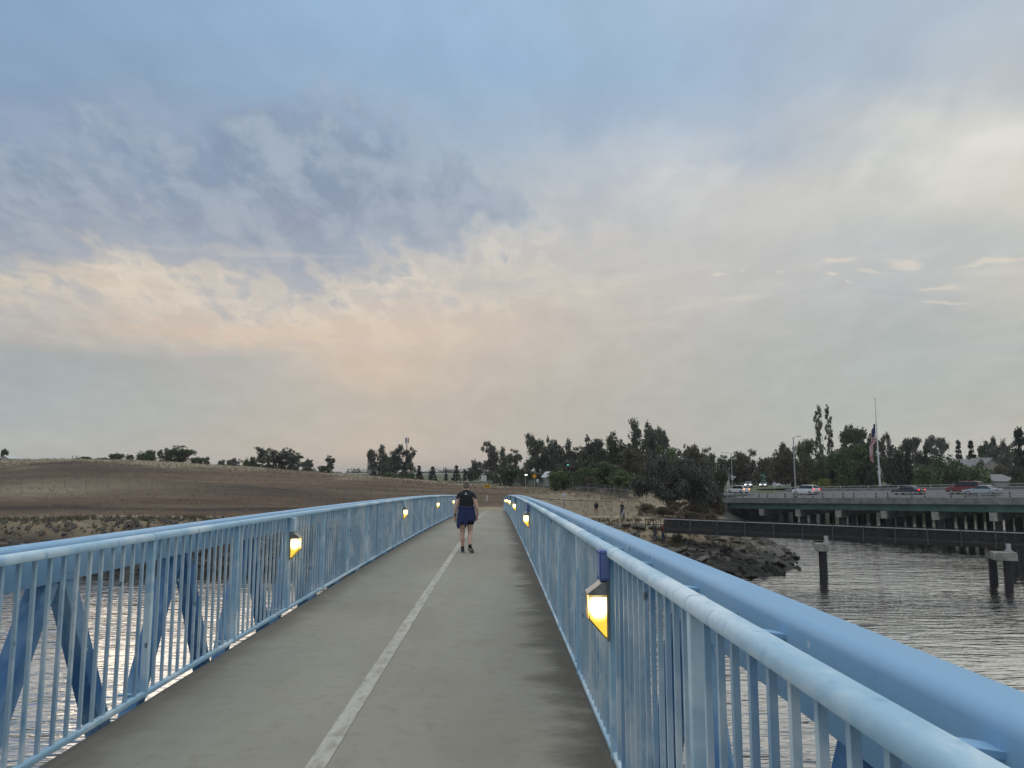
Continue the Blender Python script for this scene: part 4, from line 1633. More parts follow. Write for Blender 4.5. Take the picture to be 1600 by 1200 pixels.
def rock_mat(name, a, b, wet):
    m, T, bs = new_mat(name)
    co = geo_pos(T)
    n = T.noise(co, 1.1, 6, .65)
    oi = T.add('ShaderNodeObjectInfo')
    c = T.mix(T.math('ADD', T.math('MULTIPLY', n, .6), T.math('MULTIPLY', oi.outputs['Random'], .45)), a, b)
    c = T.mix(T.math('MULTIPLY', T.ramp(T.noise(co, 3.3, 5, .6), .5, .7), .6), c, (.035, .034, .028))
    sp = T.add('ShaderNodeSeparateXYZ')
    T.put(sp.inputs[0], co)
    alg = T.ramp(T.math('ADD', sp.outputs[2], T.math('MULTIPLY', n, 1.2)), ZW + 2.2, ZW + .9)     # tide-stained, weedy foot
    c = T.mix(T.math('MULTIPLY', alg, .9), c, (.020, .020, .015))
    T.put(bs.inputs['Base Color'], c)
    bs.inputs['Roughness'].default_value = .8
    bump(T, bs, T.noise(co, 5, 6, .65), .5, .06)
    return m


M['slab'] = rock_mat('broken_concrete', (.045, .041, .034), (.27, .25, .205), .5)
M['boulder'] = rock_mat('bank_boulder', (.055, .05, .042), (.23, .205, .17), .5)
SL = [rock_mesh(i, True) for i in range(7)]
BO = [rock_mesh(20 + i, False) for i in range(7)]
for me_ in SL:
    me_.materials.append(M['slab'])
for me_ in BO:
    me_.materials.append(M['boulder'])
rk = random.Random(12)


def put_rock(name, me_, x, y, s, tilt, label, cat, group, dz=.06):
    o = bpy.data.objects.new(name, me_)
    COL.objects.link(o)
    o.location = (x, y, tz(x, y) + dz * s)
    o.rotation_euler = (rk.gauss(0, tilt), rk.gauss(0, tilt), rk.uniform(0, 6.28))
    o.scale = (s, s, s * (.75 if name == 'concrete_chunk' else 1))
    return tag(o, label, cat, group)


def shore_y(x):
    return float(np.interp(x, [s[0] for s in SHORE[:12]], [s[1] for s in SHORE[:12]]))


for i in range(150):
    x = rk.uniform(11, 34)
    y = shore_y(x) + rk.uniform(-.5, 11) * (1 if x < 30 else .5)
    put_rock('concrete_chunk', rk.choice(SL), x, y, rk.choice((.4, .5, .6, .8, .95, 1.25)) * rk.uniform(.8, 1.15), .30, 'grey broken concrete slab lying tilted in the dark shore rubble', 'slab', 'broken slabs on the right shore')
for i in range(110):
    x = rk.uniform(-62, 12)
    y = shore_y(x) + rk.uniform(-.6, 3.9)
    put_rock('boulder', rk.choice(BO), x, y, rk.uniform(.4, .95), .5, 'rough grey-brown boulder on the bank behind the left railing', 'rock', 'boulders along the left bank')


def rubble():
    mb = MB()
    r = random.Random(8)
    src = []
    for me_ in BO[:4]:
        src.append(([v.co.copy() for v in me_.vertices], [tuple(p.vertices) for p in me_.polygons]))
    xs = [r.uniform(-75, 39) for _ in range(1500)]
    pts = [(x, shore_y(x) + r.uniform(-1.2, 8.0)) for x in xs]
    zz = terrain(np.array([p[0] for p in pts]), np.array([p[1] for p in pts]))
    for (x, y), z in zip(pts, zz):
        vs, fs = r.choice(src)
        s = r.uniform(.14, .5)
        mt = Matrix.Translation((x, y, z + .1 * s)) @ Euler((r.uniform(0, 3), r.uniform(0, 3), r.uniform(0, 6))).to_matrix().to_4x4() @ Matrix.Scale(s, 4)
        mb.poly([mt @ v for v in vs], fs)
    o = MB.build(mb, 'rubble', M['boulder'])
    tag(o, kind='stuff')


rubble()
# ------------------------------------------------------------------ the road bridge
EA = Vector((67.6, 95.0, 0))            # near edge, at the photo's right side
EB = Vector((43.0, 140.0, 0))           # near edge, at the abutment
ED = (EB - EA)
EL = ED.length
ED.normalize()
EN = Vector((ED.y, -ED.x, 0))           # across the road, away from the camera
RW = 18.0


def rz(t):
    """height of the deck's near edge; t = 0 at EA, 1 at the abutment"""
    return -3.34 - 1.55 * t if t > 0 else -3.34 - 1.0 * t


def rp(t, off, dz=0.0):
    p = EA + ED * (t * EL) + EN * off
    p.z = rz(t) + off / RW * 1.10 + dz
    return p


TS = [-3.2 + i * (4.22 / 60) for i in range(61)]


def strip(mb, o0, o1, z0, z1, ts=TS):
    """a long bar of the bridge: between offsets o0..o1 and heights z0..z1"""
    rings = []
    for t in ts:
        rings.append([rp(t, o0, z0), rp(t, o1, z0), rp(t, o1, z1), rp(t, o0, z1)])
    mb.rings(rings)


M['conc_black'] = simple('shade_black_concrete', (.035, .035, .032), .9, .3, .8, world=True)  # near-black column colour stands in for the shade below the deck
rb = empty('road_bridge', rp(.3, 9))
tag(rb, 'long concrete road bridge on green girders with metal rails, carrying cars over the channel', 'bridge')
MPI = Matrix.Translation(-rb.location)


def rpart(mb, name, mat, parent=rb, bevel=0):
    o = mb.build(name, mat, None, bevel=bevel)
    o.parent = parent
    o.matrix_parent_inverse = MPI if parent is rb else Matrix()
    return o


mb = MB()
strip(mb, .5, RW - .5, -.35, .02)
rpart(mb, 'deck', M['conc'])
mb = MB()
strip(mb, 1.2, RW - 1.2, .021, .06)
rpart(mb, 'roadway', M['asphalt'])
for off in (0.0, RW - .5):
    mb = MB()
    strip(mb, off, off + .5, -.80, .12)
    rpart(mb, 'fascia', M['conc'])
for off in (.55, 4.3, 7.6, 10.9, 14.2, 16.6):
    mb = MB()
    strip(mb, off, off + .28, -1.80, -.36)
    strip(mb, off - .12, off + .40, -1.84, -1.805)
    rpart(mb, 'girder', M['green_girder'] if off == .55 else M['steel_black'])
for k in range(-21, 7):
    t = .075 + .153 * k
    if t > .93:
        continue
    mb = MB()
    a, b = rp(t, .25, 0), rp(t, RW - .6, 0)
    mb.beam(a + Vector((0, 0, -2.45)), b + Vector((0, 0, -2.45)), 1.05, 1.15)
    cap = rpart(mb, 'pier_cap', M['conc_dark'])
    cap.name = 'pier_cap'
    mb = MB()
    q = rp(t, .25, -2.45) - EN * .09
    mb.box(q, (1.0, .18, 1.1), Matrix.Rotation(math.atan2(ED.y, ED.x), 3, 'Z'))
    ce = mb.build('lit_end_pad', M['conc_pier'])  # paler pad gives the cap's near end its lit look by colour
    ce.parent = cap
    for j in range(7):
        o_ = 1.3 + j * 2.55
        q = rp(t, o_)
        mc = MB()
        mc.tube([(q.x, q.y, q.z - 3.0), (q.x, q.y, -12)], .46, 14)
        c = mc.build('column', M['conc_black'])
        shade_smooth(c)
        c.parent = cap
for off, tmax in ((.25, 1.0), (RW - .25, 1.0)):
    rail = MB()
    hi = .88
    for z0, z1 in ((.40, .49), (hi - .10, hi)):
        strip(rail, off - .05, off + .05, z0, z1)
    o = rpart(rail, 'guard_rail', M['galv'])
    n = 40
    for i in range(n):
        t = -.45 + 1.45 * i / (n - 1)
        q = rp(t, off + .08)
        mc = MB()
        mc.box((q.x, q.y, q.z + .46), (.15, .15, .92), Matrix.Rotation(math.atan2(ED.y, ED.x), 3, 'Z'))
        p_ = mc.build('rail_post', M['conc_dark'] if i % 3 else M['galv'])
        p_.parent = o
    if off > 5:
        mc = MB()
        strip(mc, off - .15, off + .15, .1205, .40)
        rpart(mc, 'kerb_wall', M['conc'])
# the abutment
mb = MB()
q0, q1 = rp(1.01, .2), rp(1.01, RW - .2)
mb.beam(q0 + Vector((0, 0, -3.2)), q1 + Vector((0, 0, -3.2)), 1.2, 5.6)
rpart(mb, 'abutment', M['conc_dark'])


# approach roads on the far bank
def ribbon(name, pts, w, mat, dz, kind='structure'):
    P3 = []
    for (ax, ay, az_), (bx, by, bz_) in zip(pts[:-1], pts[1:]):
        for i in range(8):
            t = i / 8
            P3.append(Vector((ax + (bx - ax) * t, ay + (by - ay) * t, az_ + (bz_ - az_) * t)))
    P3.append(Vector(pts[-1]))
    mb = MB()
    v, f = [], []
    for i, p in enumerate(P3):
        d = (P3[min(i + 1, len(P3) - 1)] - P3[max(i - 1, 0)])
        n = Vector((d.y, -d.x, 0)).normalized()
        v += [p - n * w / 2 + Vector((0, 0, dz)), p + n * w / 2 + Vector((0, 0, dz))]
        if i:
            f.append((2 * i - 2, 2 * i - 1, 2 * i + 1, 2 * i))
    mb.poly(v, f)
    o = mb.build(name, mat)
    if kind:
        tag(o, kind=kind)
    return o


c0 = rp(1.02, 9)
ribbon('road', [(c0.x, c0.y, c0.z + .06), (38, 166, -4.15), (24, 192, -4.1), (0, 218, -3.9), (-30, 236, -3.8)], 15.6, M['asphalt'], .02)
ribbon('far_road', [(120, 222, -3.85), (92, 232, -3.8), (64, 244, -3.7), (30, 258, -3.6), (-20, 275, -3.5)], 11, M['asphalt'], .1)
mb = MB()
mb.poly([(34, 148, -5.2), (54, 150, -5.2), (66, 190, -5.2), (130, 226, -5.0), (120, 300, -4.2), (-60, 300, -4.2), (-40, 240, -4.3), (10, 205, -4.6)],
        [tuple(range(8))])
mb.v = [(x, y, z + .9) for x, y, z in mb.v]
g = mb.build('verge', simple('green_verge', (.085, .10, .045), .95, .35, .25, world=True))
tag(g, kind='structure')

M['gang_screen'] = chainlink('gangway_screen', (.016, .015, .014), .95)
M['gang_post'] = simple('gangway_post', (.085, .08, .078), .7, .3, 3)
# ------------------------------------------------------------------ the dark steel gangway and its piers
GA, GB = P(1043, 811, 72.8), P(1600, 833, 62.0)
GA0 = GA - (GB - GA) * .012
GB1 = GB + (GB - GA) * 1.3
gd = (GB1 - GA0)
gw = empty('gangway', GA0)
tag(gw, 'dark rusty steel gangway with screened sides crossing low over the water', 'footbridge')
GMI = Matrix.Translation(-GA0)
gn = Vector((gd.y, -gd.x, 0)).normalized()
if gn.y < 0:
    gn = -gn                                # away from the camera
GWID = 2.2


def gpart(mb, name, mat, parent=gw):
    o = mb.build(name, mat, None)
    o.parent = parent
    o.matrix_parent_inverse = GMI
    return o


up = Vector((0, 0, 1))
for s, nm in ((0, 'near'), (1, 'far')):
    off = gn * (GWID * s)
    mb = MB()
    mb.beam(GA0 + off, GB1 + off, .07, .07)
    gpart(mb, 'top_rail', M['galv'] if s == 0 else M['steel_dark'])
    mb = MB()
    mb.beam(GA0 + off - up * 1.18, GB1 + off - up * 1.18, .14, .34)
    gpart(mb, 'girder', M['steel_dark'])
    mb = MB()
    o1 = off + gn * .05 * (1 if s == 0 else -1)
    a0, b0 = GA0 + o1, GB1 + o1
    mb.poly([a0 - up * .06, b0 - up * .06, b0 - up * .96, a0 - up * .96], [(0, 1, 2, 3)])
    gpart(mb, 'side_screen', M['gang_screen'] if 'gang_screen' in M else M['steel_dark'])
    for i in range(28):
        q = GA0.lerp(GB1, i / 27) + off - gn * .06 * (1 if s == 0 else -1)
        mb = MB()
        mb.box(q - up * .68, (.075, .075, 1.42), Matrix.Rotation(math.atan2(gd.y, gd.x), 3, 'Z'))
        gpart(mb, 'post', M['gang_post'] if 'gang_post' in M else M['steel_dark'])
mb = MB()
mb.beam(GA0 + gn * GWID / 2 - up * 1.02, GB1 + gn * GWID / 2 - up * 1.02, GWID - .2, .08)
gpart(mb, 'walkway', M['steel_dark'])
# open hand railing where the gangway meets the land
r0, r1 = P(1008, 811, 72.2), GA0 - gd * .004
mb = MB()
for dz in (-.03, -.55):
    mb.beam(r0 + up * dz, r1 + up * dz, .06, .07)
for i in range(3):
    q = r0.lerp(r1, i / 2 * .98)
    mb.box(q - up * .55, (.07, .07, 1.15))
o = mb.build('handrail_fence', M['steel_dark'])
tag(o, 'short open steel handrail on the bank leading onto the dark gangway', 'railing')

for u, d, lab in ((1280, 68.2, 'concrete gangway pier on a single pile, standing alone nearest the slabs'), (1557, 63.2, 'concrete gangway pier at the photo\'s right, under a pale steel bracket')):
    px = P(u, 738, d)
    s_ = (d - 72.8) / (62 - 72.8)
    zt = GA.z + (GB.z - GA.z) * s_ - 1.42
    o = empty('bridge_pier', (px.x, px.y, ZW))
    tag(o, lab, 'pier')
    rot = Matrix.Rotation(math.atan2(gd.y, gd.x), 3, 'Z')

    def pp(mb, name, mat, bv=0, sm_=False):
        q = mb.build(name, mat, o, bevel=bv)
        q.parent = o
        if sm_:
            shade_smooth(q)
        return q
    zc = zt - ZW
    mb = MB()
    mb.box((0, .25, zc - .50), (1.15 if u < 1400 else 1.7, 3.3, .66), rot)
    pp(mb, 'cap', M['conc_pier'], .03)
    mb = MB()
    for k in ((-.5, 1.4) if u > 1400 else (.1,)):
        mb.tube([(0, k, zc - .82), (0, k, -3)], .36 if u < 1400 else .33, 12)
    pp(mb, 'pile', M['steel_black'], 0, True)
    mb = MB()
    mb.box((0, -.75, zc - .10), (.55, .45, .16), rot)
    mb.box((0, -.75, zc + .22), (.34, .22, .56), rot)
    pp(mb, 'bracket', M['galv'])

for u, d, tp in ((1574, 72, 846), (1583, 75, 842), (1592, 71, 848), (1603, 74, 842)):
    b = P(u, 738, d)
    zt = P(u, tp, d).z
    mb = MB()
    mb.tube([(0, 0, -3), (.03, 0, (zt - ZW) * .5), (.05, .02, zt - ZW)], [.33, .31, .29], 12)
    o = mb.build('timber_pile', M['steel_black'])
    shade_smooth(o)
    o.location = (b.x, b.y, ZW)
    tag(o, 'dark timber pile standing in the water right of the bracketed gangway pier', 'pile', 'timber piles by the gangway')

# ------------------------------------------------------------------ vehicles
def car_paint(name, col, rough=.25):
    m, T, bs = new_mat(name)
    n = T.noise(obj_co(T), 5, 4, .5)
    T.put(bs.inputs['Base Color'], T.mix(n, tuple(c * .92 for c in col), col))
    bs.inputs['Roughness'].default_value = rough
    bs.inputs['Coat Weight'].default_value = .6
    return m


M['car_white'] = car_paint('white_car_paint', (.78, .79, .80))
M['car_black'] = car_paint('black_car_paint', (.016, .017, .024))
M['car_red'] = car_paint('dark_red_car_paint', (.16, .012, .016))
M['car_silver'] = car_paint('silver_car_paint', (.36, .42, .44))
M['car_grey'] = car_paint('grey_car_paint', (.30, .31, .32))


def make_car(paint, L, W, H, style, tail='red', lit=False, stripe=False):
    """+y is forward, origin on the ground under the middle"""
    root = empty('parked_car')
    h = L / 2
    g = .20
    if style == 'suv':
        belt, hood, rear = .60 * H, .59 * H, .64 * H
        prof = [(-h, .34, .60 * H), (-h + .08, .26, rear), (-h + .5, g, rear), (.18 * L, g, belt), (.30 * L, g, hood), (h - .25, g, .52 * H), (h - .04, .30, .42 * H), (h, .36, .36 * H)]
        gh = [(-h + .10, rear), (-h + .34, H * .975), (-h + .75, H), (.02 * L, H), (.08 * L, H * .985), (.24 * L, belt)]
    elif style == 'wagon':
        belt, hood, rear = .60 * H, .58 * H, .62 * H
        prof = [(-h, .32, .58 * H), (-h + .07, .26, rear), (-h + .5, g, rear), (.18 * L, g, belt), (.32 * L, g, hood), (h - .25, g, .50 * H), (h - .04, .30, .40 * H), (h, .36, .36 * H)]
        gh = [(-h + .08, rear), (-h + .45, H * .96), (-h + .9, H), (.02 * L, H), (.07 * L, H * .985), (.27 * L, belt)]
    else:
        belt, hood, rear = .65 * H, .62 * H, .69 * H
        prof = [(-h, .34, .60 * H), (-h + .06, .26, rear), (-h + .7, g, rear), (.16 * L, g, belt), (.30 * L, g, hood), (h - .25, g, .53 * H), (h - .04, .30, .44 * H), (h, .36, .38 * H)]
        gh = [(-h + .62, rear), (-h + 1.25, H * .965), (-h + 1.6, H), (-.02 * L, H), (.04 * L, H * .98), (.22 * L, belt)]
    # body: rings across the width along the length
    rings = []
    for i, (y, zb, zt) in enumerate(prof):
        w = W / 2 * (.84 if i in (0, 7) else .95 if i in (1, 6) else 1)
        r = []
        for x, z in ((-.88, zb), (-1, zb + .12), (-1.0, zb + (zt - zb) * .6), (-.93, zt - .03), (-.80, zt), (.80, zt), (.93, zt - .03), (1.0, zb + (zt - zb) * .6), (1, zb + .12), (.88, zb)):
            r.append((x * w, y, z))
        rings.append(r)
    mb = MB()
    mb.rings(rings)
    o = mb.build('body', paint, root)
    shade_smooth(o, 30)
    # roof and pillars (cabin shell), panes set just proud of it
    ring = []
    for y, z in gh:
        f = (z - rear * .98) / (H - rear * .98)
        w = W / 2 * (.90 - .16 * max(0, f))
        ring.append([(-w, y, rear * .9), (-w, y, z - .03), (-w * .88, y, z), (w * .88, y, z), (w, y, z - .03), (w, y, rear * .9)])
    mb = MB()
    mb.rings(ring)
    o = mb.build('roof', paint, root)
    shade_smooth(o, 30)

    def quad(name, pts, mat, parent=root, off=None):
        mb = MB()
        n = (Vector(pts[1]) - Vector(pts[0])).cross(Vector(pts[2]) - Vector(pts[0])).normalized()
        c = sum((Vector(p) for p in pts), Vector()) / len(pts)
        if n.dot(c - Vector((0, 0, H * .4))) < 0:
            n = -n
        a = [Vector(p) + n * .018 for p in pts]
        b = [Vector(p) - n * .03 for p in pts]
        k = len(pts)
        mb.poly(a + b, [tuple(range(k)), tuple(range(2 * k - 1, k - 1, -1))] + [(i, (i + 1) % k, k + (i + 1) % k, k + i) for i in range(k)])
        return mb.build(name, mat, parent)

    def gw_(i, fr):
        y = gh[i][0] + (gh[i + 1][0] - gh[i][0]) * fr
        z = gh[i][1] + (gh[i + 1][1] - gh[i][1]) * fr
        f = (z - rear * .98) / (H - rear * .98)
        return y, z, W / 2 * (.90 - .16 * max(0, f))
    y0, z0, w0 = gw_(0, .12)
    y1, z1, w1 = gw_(0, .92)
    quad('rear_window', [(-w0 * .86, y0, z0), (w0 * .86, y0, z0), (w1 * .82, y1, z1), (-w1 * .82, y1, z1)], M['car_glass'])
    y0, z0, w0 = gw_(4, .95)
    y1, z1, w1 = gw_(4, .08)
    quad('windscreen', [(-w0 * .88, y0, z0), (w0 * .88, y0, z0), (w1 * .84, y1, z1), (-w1 * .84, y1, z1)], M['car_glass'])
    ya, yb = gh[0][0] + .22, gh[5][0] - .22
    ym = (ya + yb) / 2 + .12
    yt0, yt1 = gh[1][0] + .16, gh[4][0] - .02
    for s in (-1, 1):
        wl, wh = W / 2 * .895 * s, W / 2 * .765 * s
        zl, zh = rear * 1.03, H * .935
        quad('side_window', [(wl, ya, zl), (wl, ym - .05, zl), (wh, ym - .05, zh), (wh, yt0, zh)], M['car_glass'])
        quad('side_window', [(wl, ym + .05, zl), (wl, yb, zl), (wh, yt1, zh), (wh, ym + .05, zh)], M['car_glass'])
        # wheels
        for yy in (-h + .18 * L, h - .19 * L):
            rad = .34 if style != 'coupe' else .33
            mb = MB()
            x0, x1 = s * (W / 2 - .20), s * (W / 2 + .012)
            mb.tube([(x0, yy, rad), (x1, yy, rad)], rad, 20)
            wv_ = mb.build('wheel', M['black_rubber'], root, bevel=.03)
            mb = MB()
            mb.tube([(x1 - s * .01, yy, rad), (x1 + s * .012, yy, rad)], rad * .62, 16)
            rim = mb.build('rim', M['chrome'], wv_)
        # lamps
        zt = rear * .86
        mb = MB()
        mb.box((s * (W / 2 * .80), -h + .045, zt), (.30, .10, .17 if style == 'coupe' else .24))
        mb.build('tail_lamp', M['red_lamp'] if tail == 'red' else M['orange_lamp'] if tail == 'orange' else M['red_dull'], root, bevel=.02)
        mb = MB()
        mb.box((s * (W / 2 * .70), h - .06, .46 * H), (.34, .16, .15))
        mb.build('headlamp', M['head_lamp'] if lit else M['dull_lamp'], root, bevel=.02)
        mb = MB()
        mb.box((s * (W / 2 + .09), .17 * L, belt + .06), (.17, .12, .13))
        mb.build('wing_mirror', paint, root, bevel=.03)
    mb = MB()
    mb.box((0, -h - .02, .46), (W * .80, .10, .16))
    mb.build('bumper', paint if style != 'suv' else M['black_rubber'], root, bevel=.03)
    mb = MB()
    mb.box((0, -h - .03 if style == 'coupe' else -h + .0, .66 * rear + .12), (.42, .05, .13))
    mb.build('number_plate', M['plate_white'], root)
    if stripe:
        for s in (-1, 1):
            mb = MB()
            mb.box((s * (W / 2 + .004), .02, .36), (.012, L * .50, .07))
            mb.build('side_stripe', M['sign_white'], root)
    return root


M['red_dull'] = simple('tail_lamp_unlit', (.30, .02, .02), .25, .1, 9)
HEAD = math.atan2(-ED.x, ED.y)


def car_on(o, t, off, name, label, cat='car', turn=0.0, at=None, group='cars on the road bridge'):
    o.name = name
    o.location = at if at is not None else rp(t, off, .065)
    o.rotation_euler = (0, 0, HEAD + turn)
    tag(o, label, cat, group)


car_on(make_car(M['car_white'], 4.7, 1.85, 1.62, 'wagon', 'orange'), 0, 0, 'estate_car', 'white estate car with orange-lit tail lamps by the grass median',
       at=Vector((49.5, 153.0, -4.38 + .09)), turn=.0)
car_on(make_car(M['car_white'], 4.7, 1.9, 1.74, 'suv', 'red'), .775, 8.0, 'suv', 'white SUV with red tail lamps left of the tall bridge lamp post')
car_on(make_car(M['car_black'], 4.6, 1.9, 1.36, 'coupe', 'red', stripe=True), .385, 6.8, 'coupe', 'black coupe with a white side stripe and bright red tail lamps')
car_on(make_car(M['car_red'], 4.9, 1.95, 1.88, 'suv', 'orange'), .222, 7.6, 'suv', 'dark red SUV with a dark rear window beside the silver sedan')
car_on(make_car(M['car_silver'], 4.75, 1.85, 1.44, 'coupe', 'dull'), .142, 4.4, 'sedan', 'silver-green sedan with unlit tail lamps close to the near guard rail')
for u, d, lab, paint, tn in ((1170, 205, 'oncoming pale car with two bright headlights, left of the green sign', 'car_grey', 2.2),
                             (1193, 212, 'oncoming car with two bright headlights under the green sign', 'car_grey', 2.2)):
    p = P(u, 758, d)
    car_on(make_car(M[paint], 4.6, 1.85, 1.6, 'suv', 'dull', lit=True), 0, 0, 'oncoming_car', lab, at=Vector((p.x, p.y, p.z - .55)), turn=tn, group='cars on the far road')
p = P(1222, 758, 218)
car_on(make_car(M['car_white'], 4.6, 1.85, 1.5, 'wagon', 'dull'), 0, 0, 'estate_car', 'white car half hidden behind the far rail, just left of the white SUV', at=Vector((p.x, p.y, p.z - .6)), turn=1.2, group='cars on the far road')


# ------------------------------------------------------------------ poles, signs, flag
def pole(base, top_z, r0, r1, mat, root, name='pole'):
    mb = MB()
    mb.tube([(0, 0, 0), (0, 0, (top_z - base.z) * .5), (0, 0, top_z - base.z)], [r0, (r0 + r1) / 2, r1], 10)
    return shade_smooth(mb.build(name, mat, root))


def street_lamp(u, row, d, base, label, arm):
    b = base
    o = empty('street_lamp', b)
    tag(o, label, 'street lamp')
    zt = P(u, row, d).z
    pole(b, zt, .13, .08, M['galv'], o)
    h = zt - b.z
    mb = MB()
    mb.tube([(0, 0, h - .05), (arm * .5, -arm * .1, h + .18), (arm, -arm * .2, h + .22)], .05, 8)
    mb.build('arm', M['galv'], o)
    mb = MB()
    mb.box((arm * 1.08, -arm * .21, h + .17), (.55, .28, .13))
    mb.build('lamp_head', M['galv'], o, bevel=.04)
    mb = MB()
    mb.box((0, 0, .25), (.45, .45, .5))
    mb.build('base', M['conc'], o, bevel=.03)
    return o, h


tq = .695
b1 = rp(tq, .3, .0)
street_lamp(1282, 683, b1.y, b1, 'tall plain lamp post rising from the bridge\'s near rail by the second white car', .9)
b2 = P(1144.5, 765, 185)
o2, h2 = street_lamp(1144.5, 708, 185, b2, 'lamp post with signal boxes and a short arm near the diamond sign', -2.0)
mb = MB()
mb.box((0, -.2, 2.9), (.55, .4, 1.0))
mb.box((.55, -.2, 3.1), (.45, .4, .45))
mb.box((-.4, -.2, 3.4), (.35, .3, .3))
mb.build('signal_box', M['sign_back'], o2, bevel=.04)

fb = P(1375, 760, 140)
o = empty('flagpole', fb)
tag(o, 'tall white flagpole behind the far rail, its flag at half mast', 'flagpole')
ztop = P(1375, 622, 140).z
hp = ztop - fb.z
mb = MB()
mb.tube([(0, 0, 0), (0, 0, hp * .5), (0, 0, hp)], [.17, .12, .065], 12)
shade_smooth(mb.build('pole', M['sign_white'], o))
mb = MB()
bm_ = [(0, 0, hp), (0, 0, hp + .08), (0, 0, hp + .2)]
mb.tube(bm_, [.06, .13, .03], 10)
mb.build('finial', M['galv'], o)


def flag_mesh():
    """limp flag hanging beside its pole: rows run along the fly, columns down the hoist"""
    hoist, fly = 3.6, 6.4
    nu, nv = 30, 26
    r = random.Random(4)
    v, f, mi = [], [], []
    for i in range(nu + 1):
        s = i / nu * fly
        for j in range(nv + 1):
            t = j / nv
            # the hoist edge is upright on the pole; the fly edge drops until it hangs almost plumb
            k = min(1, s / fly)
            drop = t * hoist * (1 - .25 * k) + s * (.30 + .48 * k)
            out = .12 + s * .30 * (1 - .62 * k) + .22 * math.sin(s * 2.4 + t * 1.1) * k ** .5
            fold = .42 * math.sin(s * 3.4 + t * .8) * (.35 + .65 * k) * (1 - .2 * t)
            v.append((-out * 1.5, fold * .7, -drop))
    for i in range(nu):
        for j in range(nv):
            a = i * (nv + 1) + j
            f.append((a, a + nv + 1, a + nv + 2, a + 1))
            st = j // 2
            mi.append(2 if (i < nu * .4 and st < 7) else (0 if st % 2 == 0 else 1))
    return v, f, mi


def canton_mat():
    m, T, bs = new_mat('flag_blue_with_stars')
    vz = T.add('ShaderNodeTexVoronoi')
    T.put(vz.inputs['Vector'], obj_co(T))
    vz.inputs['Scale'].default_value = 3.2
    T.put(bs.inputs['Base Color'], T.mix(T.ramp(vz.outputs[0], .20, .16), (.018, .025, .12), (.6, .6, .62)))
    bs.inputs['Roughness'].default_value = .9
    return m


v, f, mi = flag_mesh()
mb = MB()
mb.v, mb.f, mb.mi = v, f, mi
fl = mb.build('flag', [simple('flag_red', (.36, .02, .035), .9), simple('flag_white', (.66, .65, .64), .9), canton_mat()])
fl.data.polygons.foreach_set('use_smooth', [True] * len(fl.data.polygons))
sol = fl.modifiers.new('cloth', 'SOLIDIFY')
sol.thickness = .01
fl.location = (fb.x - .1, fb.y - .05, P(1372, 661, 140).z)
fl.rotation_euler = (0, 0, .25)
tag(fl, 'limp stars and stripes flag hanging at half mast on the white pole', 'flag')


def post_sign(name, u, row_c, row_b, d, size, shape, face, label, backward=False, post=M['galv'], base=None, mark=None, rz_=0.0):
    b = base or P(u, row_b, d)
    o = empty(name, b, rz_)
    tag(o, label, 'sign')
    zc = P(u, row_c, d).z - b.z
    mb = MB()
    mb.beam((0, .03, -.15), (0, .03, zc + size[1] * .35), .07, .07, (0, 1, 0))
    mb.build('post', post, o)
    w, h = size[0] / 2, size[1] / 2
    if shape == 'diamond':
        pts = [(-w, zc), (0, zc - h), (w, zc), (0, zc + h)]
    else:
        pts = [(-w, zc - h), (w, zc - h), (w, zc + h), (-w, zc + h)]
    mb = MB()
    n = len(pts)
    mb.poly([(x, -.03, z) for x, z in pts] + [(x, -.015, z) for x, z in pts],
            [tuple(range(n)), tuple(range(2 * n - 1, n - 1, -1))] + [(i, (i + 1) % n, n + (i + 1) % n, n + i) for i in range(n)])
    pl = mb.build('panel', face, o)
    if mark:
        mb = MB()
        mark(mb, zc)
        mb.build('symbol', M['black'] if mark.__name__ != 'white_mark' else M['sign_white'], pl)
    return o


post_sign('road_sign', 1122, 760, 772, 150, (1.25, 1.25), 'diamond', M['sign_back'], 'pale diamond sign on a dark post at the left end of the road bridge', post=M['black'])
post_sign('road_sign', 1210.5, 757, 771, 150, (.95, 1.25), 'diamond', M['sign_back'], 'pale diamond sign on a thin post between the two white cars')


def white_mark(mb, zc):
    # pale arrow and lines, too small to read
    mb.box((-.25, -.04, zc + .55), (1.1, .012, .16))
    mb.box((.35, -.04, zc + .05), (.16, .012, .75), Matrix.Rotation(.5, 3, 'Y'))
    mb.box((.1, -.04, zc - .75), (1.0, .012, .16))


post_sign('guide_sign', 1193, 746, 762, 200, (1.35, 2.5), 'rect', M['sign_green'], 'green upright road guide sign between the trees and oncoming cars', mark=white_mark)


def arrows(mb, zc):
    mb.box((0, -.04, zc), (.34, .012, .075))
    for s in (-1, 1):
        mb.poly([(s * .33, -.046, zc), (s * .15, -.046, zc + .13), (s * .15, -.046, zc - .13), (s * .33, -.034, zc), (s * .15, -.034, zc + .13), (s * .15, -.034, zc - .13)],
                [(0, 1, 2), (5, 4, 3), (0, 3, 4, 1), (1, 4, 5, 2), (2, 5, 3, 0)])


